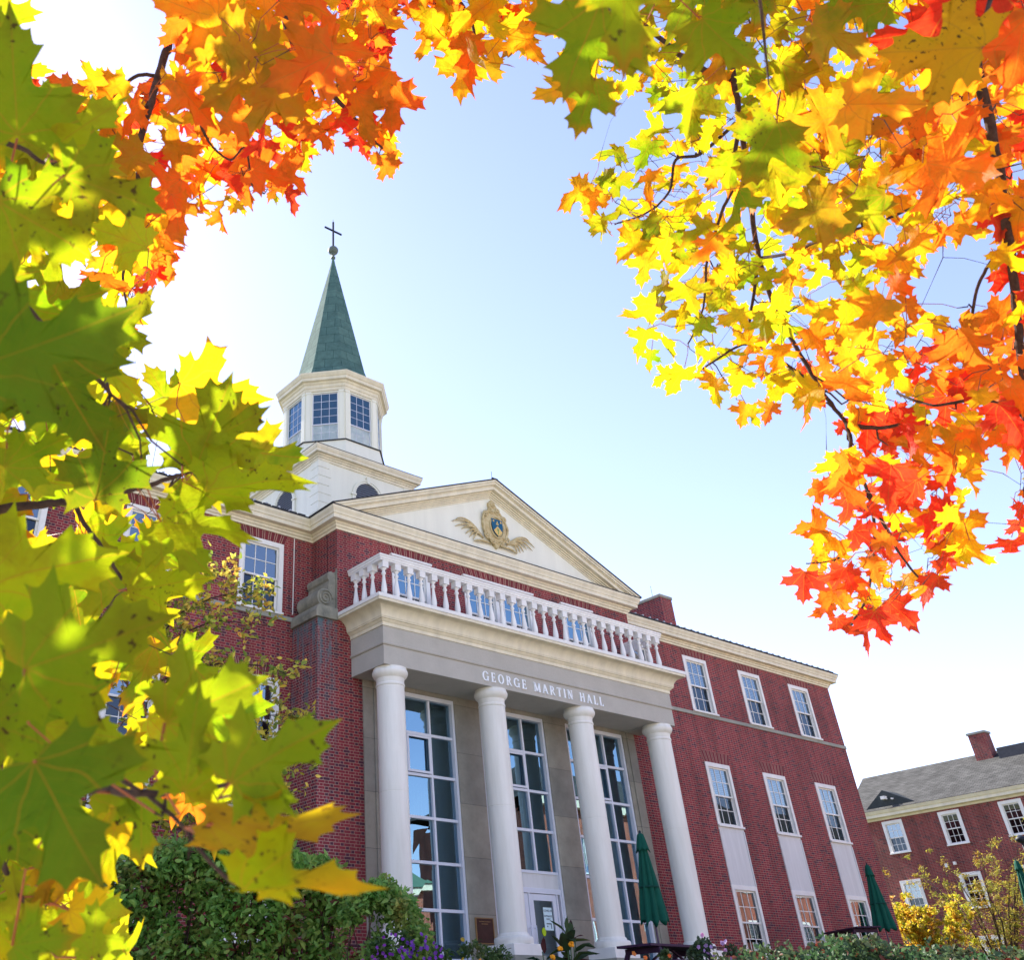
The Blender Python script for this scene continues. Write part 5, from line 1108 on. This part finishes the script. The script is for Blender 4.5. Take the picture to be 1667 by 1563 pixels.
# canna plant
def canna():
    b=dirat(912,1563,13.2); g=gz(b[0],b[1]); root=empty('canna_plant',(b[0],b[1],g),0,'broad-leaved dark plant with orange blooms in front of the entrance door','plant'); rg=np.random.default_rng(5)
    H=dirat(905,1503,13.2)[2]-g; B=[];T=[];N=[];S=[];Cc=[]; st=MB()
    for k in range(7):
        a=rg.uniform(0,6.28); x,y=.14*math.cos(a),.14*math.sin(a); h=H*rg.uniform(.75,.95); st.tube([(x,y,0),(x*1.2,y*1.2,h*.6),(x*1.4,y*1.4,h)],[.012,.009,.005],6)
        for j in range(7):
            z=h*(.35+.62*j/6); t=a+j*2.4; B.append((x*1.2,y*1.2,z)); T.append((math.cos(t),math.sin(t),rg.uniform(.1,1.2) if j<6 else 2.5)); N.append((-math.cos(t)*.6,-math.sin(t)*.6,1)); S.append(rg.uniform(.22,.36)*(1 if j<6 else .7)); q=rg.random(); Cc.append((.03+.05*q,.07+.05*q,.03) if rg.random()<.75 else (.10,.03,.03))
    leaf_object('leaf_blades',(lambda w:(np.array([(0,0),(w,.25),(w*1.1,.5),(w*.6,.8),(0,1),(-w*.6,.8),(-w*1.1,.5),(-w,.25),(0,.3),(0,.6)]),[(0,1,8),(1,2,9,8),(2,3,9),(3,4,9),(4,5,9),(5,6,9),(6,7,8,9),(7,0,8)],np.zeros(10)))(.17),B,T,N,S,Cc,SM,root,curl=1.2,rs=3); st.build('stems',plain('canna_stem',(.06,.11,.04),.6,.3,5,bs=0),root)
    f=MB()
    for px_,py_ in ((912,1546),(900,1559),(930,1538)):
        P=dirat(px_,py_,12.85)-np.array([b[0],b[1],g]); 
        for k in range(9):
            v=rg.normal(size=3); v/=np.linalg.norm(v); f.lathe([(.001,-.016),(.014,-.01),(.018,0),(.014,.01),(.001,.016)],tuple(P+v*.018),8)
    f.build('blossoms',plain('orange_bloom',(.9,.36,.02),.7,.15,30,bs=.2),root)
canna()
# yellow shrub and thin tree on the right, sunlit
def branchy(name,label,cat,base,h,spread,nb,leafcols,N,size,rs,tmpl=TS,mat=SY,lean=(0,0),sag=0,clr=.16,seedpts=None,bark=None):
    rg=np.random.default_rng(rs); base=np.array(base,float); st=[]; tips=[]
    for k in range(nb):
        a=rg.uniform(0,2*PI); sp=spread*rg.uniform(.35,1); t=base+np.array([sp*math.cos(a)+lean[0],sp*math.sin(a)+lean[1],h*rg.uniform(.55,1.0)-sag*sp]); m_=base+(t-base)*.5+np.array([0,0,h*.12])+rg.normal(size=3)*.08*h*.3; st.append(([base+rg.normal(size=3)*.03,m_,t],.022*h/2.5,.005)); 
        for q in np.linspace(.35,1,9):
            p=(1-q)**2*base+2*q*(1-q)*m_*1.0+q*q*t; tips.append((*(p+rg.normal(size=3)*.10*h*.4),rg.uniform(.5,1.2)))
            if rg.random()<.6:
                e=p+rg.normal(size=3)*np.array([.25,.25,.12])*h*.35; st.append(([p,(p+e)/2+np.array([0,0,.03]),e],.007,.002)); tips.append((*e,rg.uniform(.5,1.1)))
    pts=clumps(rg,tips,N,clr,.1)
    return shrub(name,label,cat,pts,leafcols,size,mat=mat,tmpl=tmpl,stems=st,origin=base,rs=rs)
yb=atax(1530,1548,0,19.0)
branchy('yellow_shrub','bright yellow sunlit shrub behind the hedge at lower right','shrub',(19,yb[1],gz(19,yb[1])),2.9,1.35,16,lambda p,rg:tuple(np.array((.80,.62,.05))*rg.uniform(.7,1.2)) if rg.random()<.8 else (.40,.42,.03),11000,(.06,.11),71)
yb2=atax(1452,1520,0,19.5)
branchy('slender_yellow_shrub','slender pale yellow sapling beside the corner of the brick hall','shrub',(19.5,yb2[1],gz(19,0)),atax(1450,1412,0,19.5)[2]-gz(19,0),.45,8,lambda p,rg:tuple(np.array((.85,.66,.16))*rg.uniform(.7,1.2)),1700,(.06,.10),72)
tb_=atax(1625,1545,0,22.0)
branchy('slender_larch','thin olive brown tree in front of the side building at lower right','tree',(22,tb_[1],gz(22,tb_[1])),atax(1600,1370,0,22)[2]-.4,2.0,15,lambda p,rg:tuple(np.array((.42,.36,.05))*rg.uniform(.6,1.3)),9000,(.06,.11),73,tmpl=TSN,clr=.2)
# thin-leaved tree in front of the left wing
lb=dirat(215,1500,14.2)
def left_tree():
    rg=np.random.default_rng(81); root0=np.array([lb[0],lb[1],gz(lb[0],lb[1])]); st=[]; pts=[]
    def P(x,y,d=14.2): return dirat(x,y,d+rg.normal()*.15)
    main=[root0,P(215,1300),P(230,1150),P(250,1050)]; st.append((main,.06,.02))
    ends=[((250,1050),(290,1000),(340,975),(400,960),(440,968)),((250,1070),(300,1030),(350,1010),(435,1018)),((240,1120),(300,1090),(360,1080),(440,1085),(480,1105)),((230,1200),(300,1180),(380,1170),(440,1165),(500,1165)),((225,1250),(300,1240),(380,1250),(450,1230),(495,1240)),((220,1300),(300,1310),(400,1300),(470,1290)),((215,1330),(300,1350),(380,1340),(430,1350)),((235,1150),(180,1080),(120,1050),(60,1100)),((225,1250),(150,1220),(80,1200),(20,1190)),((220,1300),(120,1310),(60,1330)),((250,1050),(255,960),(270,900)),((270,960),(330,930),(370,925))]
    for e in ends:
        Q=[P(*q) for q in e]; st.append((Q,.018,.004))
        for k in range(len(Q)-1):
            for t in np.linspace(0,1,7):
                c=Q[k]*(1-t)+Q[k+1]*t
                for _ in range(rg.integers(1,4)):
                    e2=c+rg.normal(size=3)*np.array([.14,.14,.12]); st.append(([c,(c+e2)/2,e2],.004,.002))
                    for _ in range(rg.integers(6,12)): pts.append(e2+rg.normal(size=3)*.055)
    shrub('ornamental_tree','slim tree with small yellow-green leaves against the left wing wall','tree',pts,lambda p,rg:tuple(np.array((.92,.78,.12))*rg.uniform(.6,1.2)) if rg.random()<.65 else (.30,.38,.06),(.085,.13),mat=SM,stems=st,origin=root0,rs=82,tmpl=small_template(.34))
left_tree()
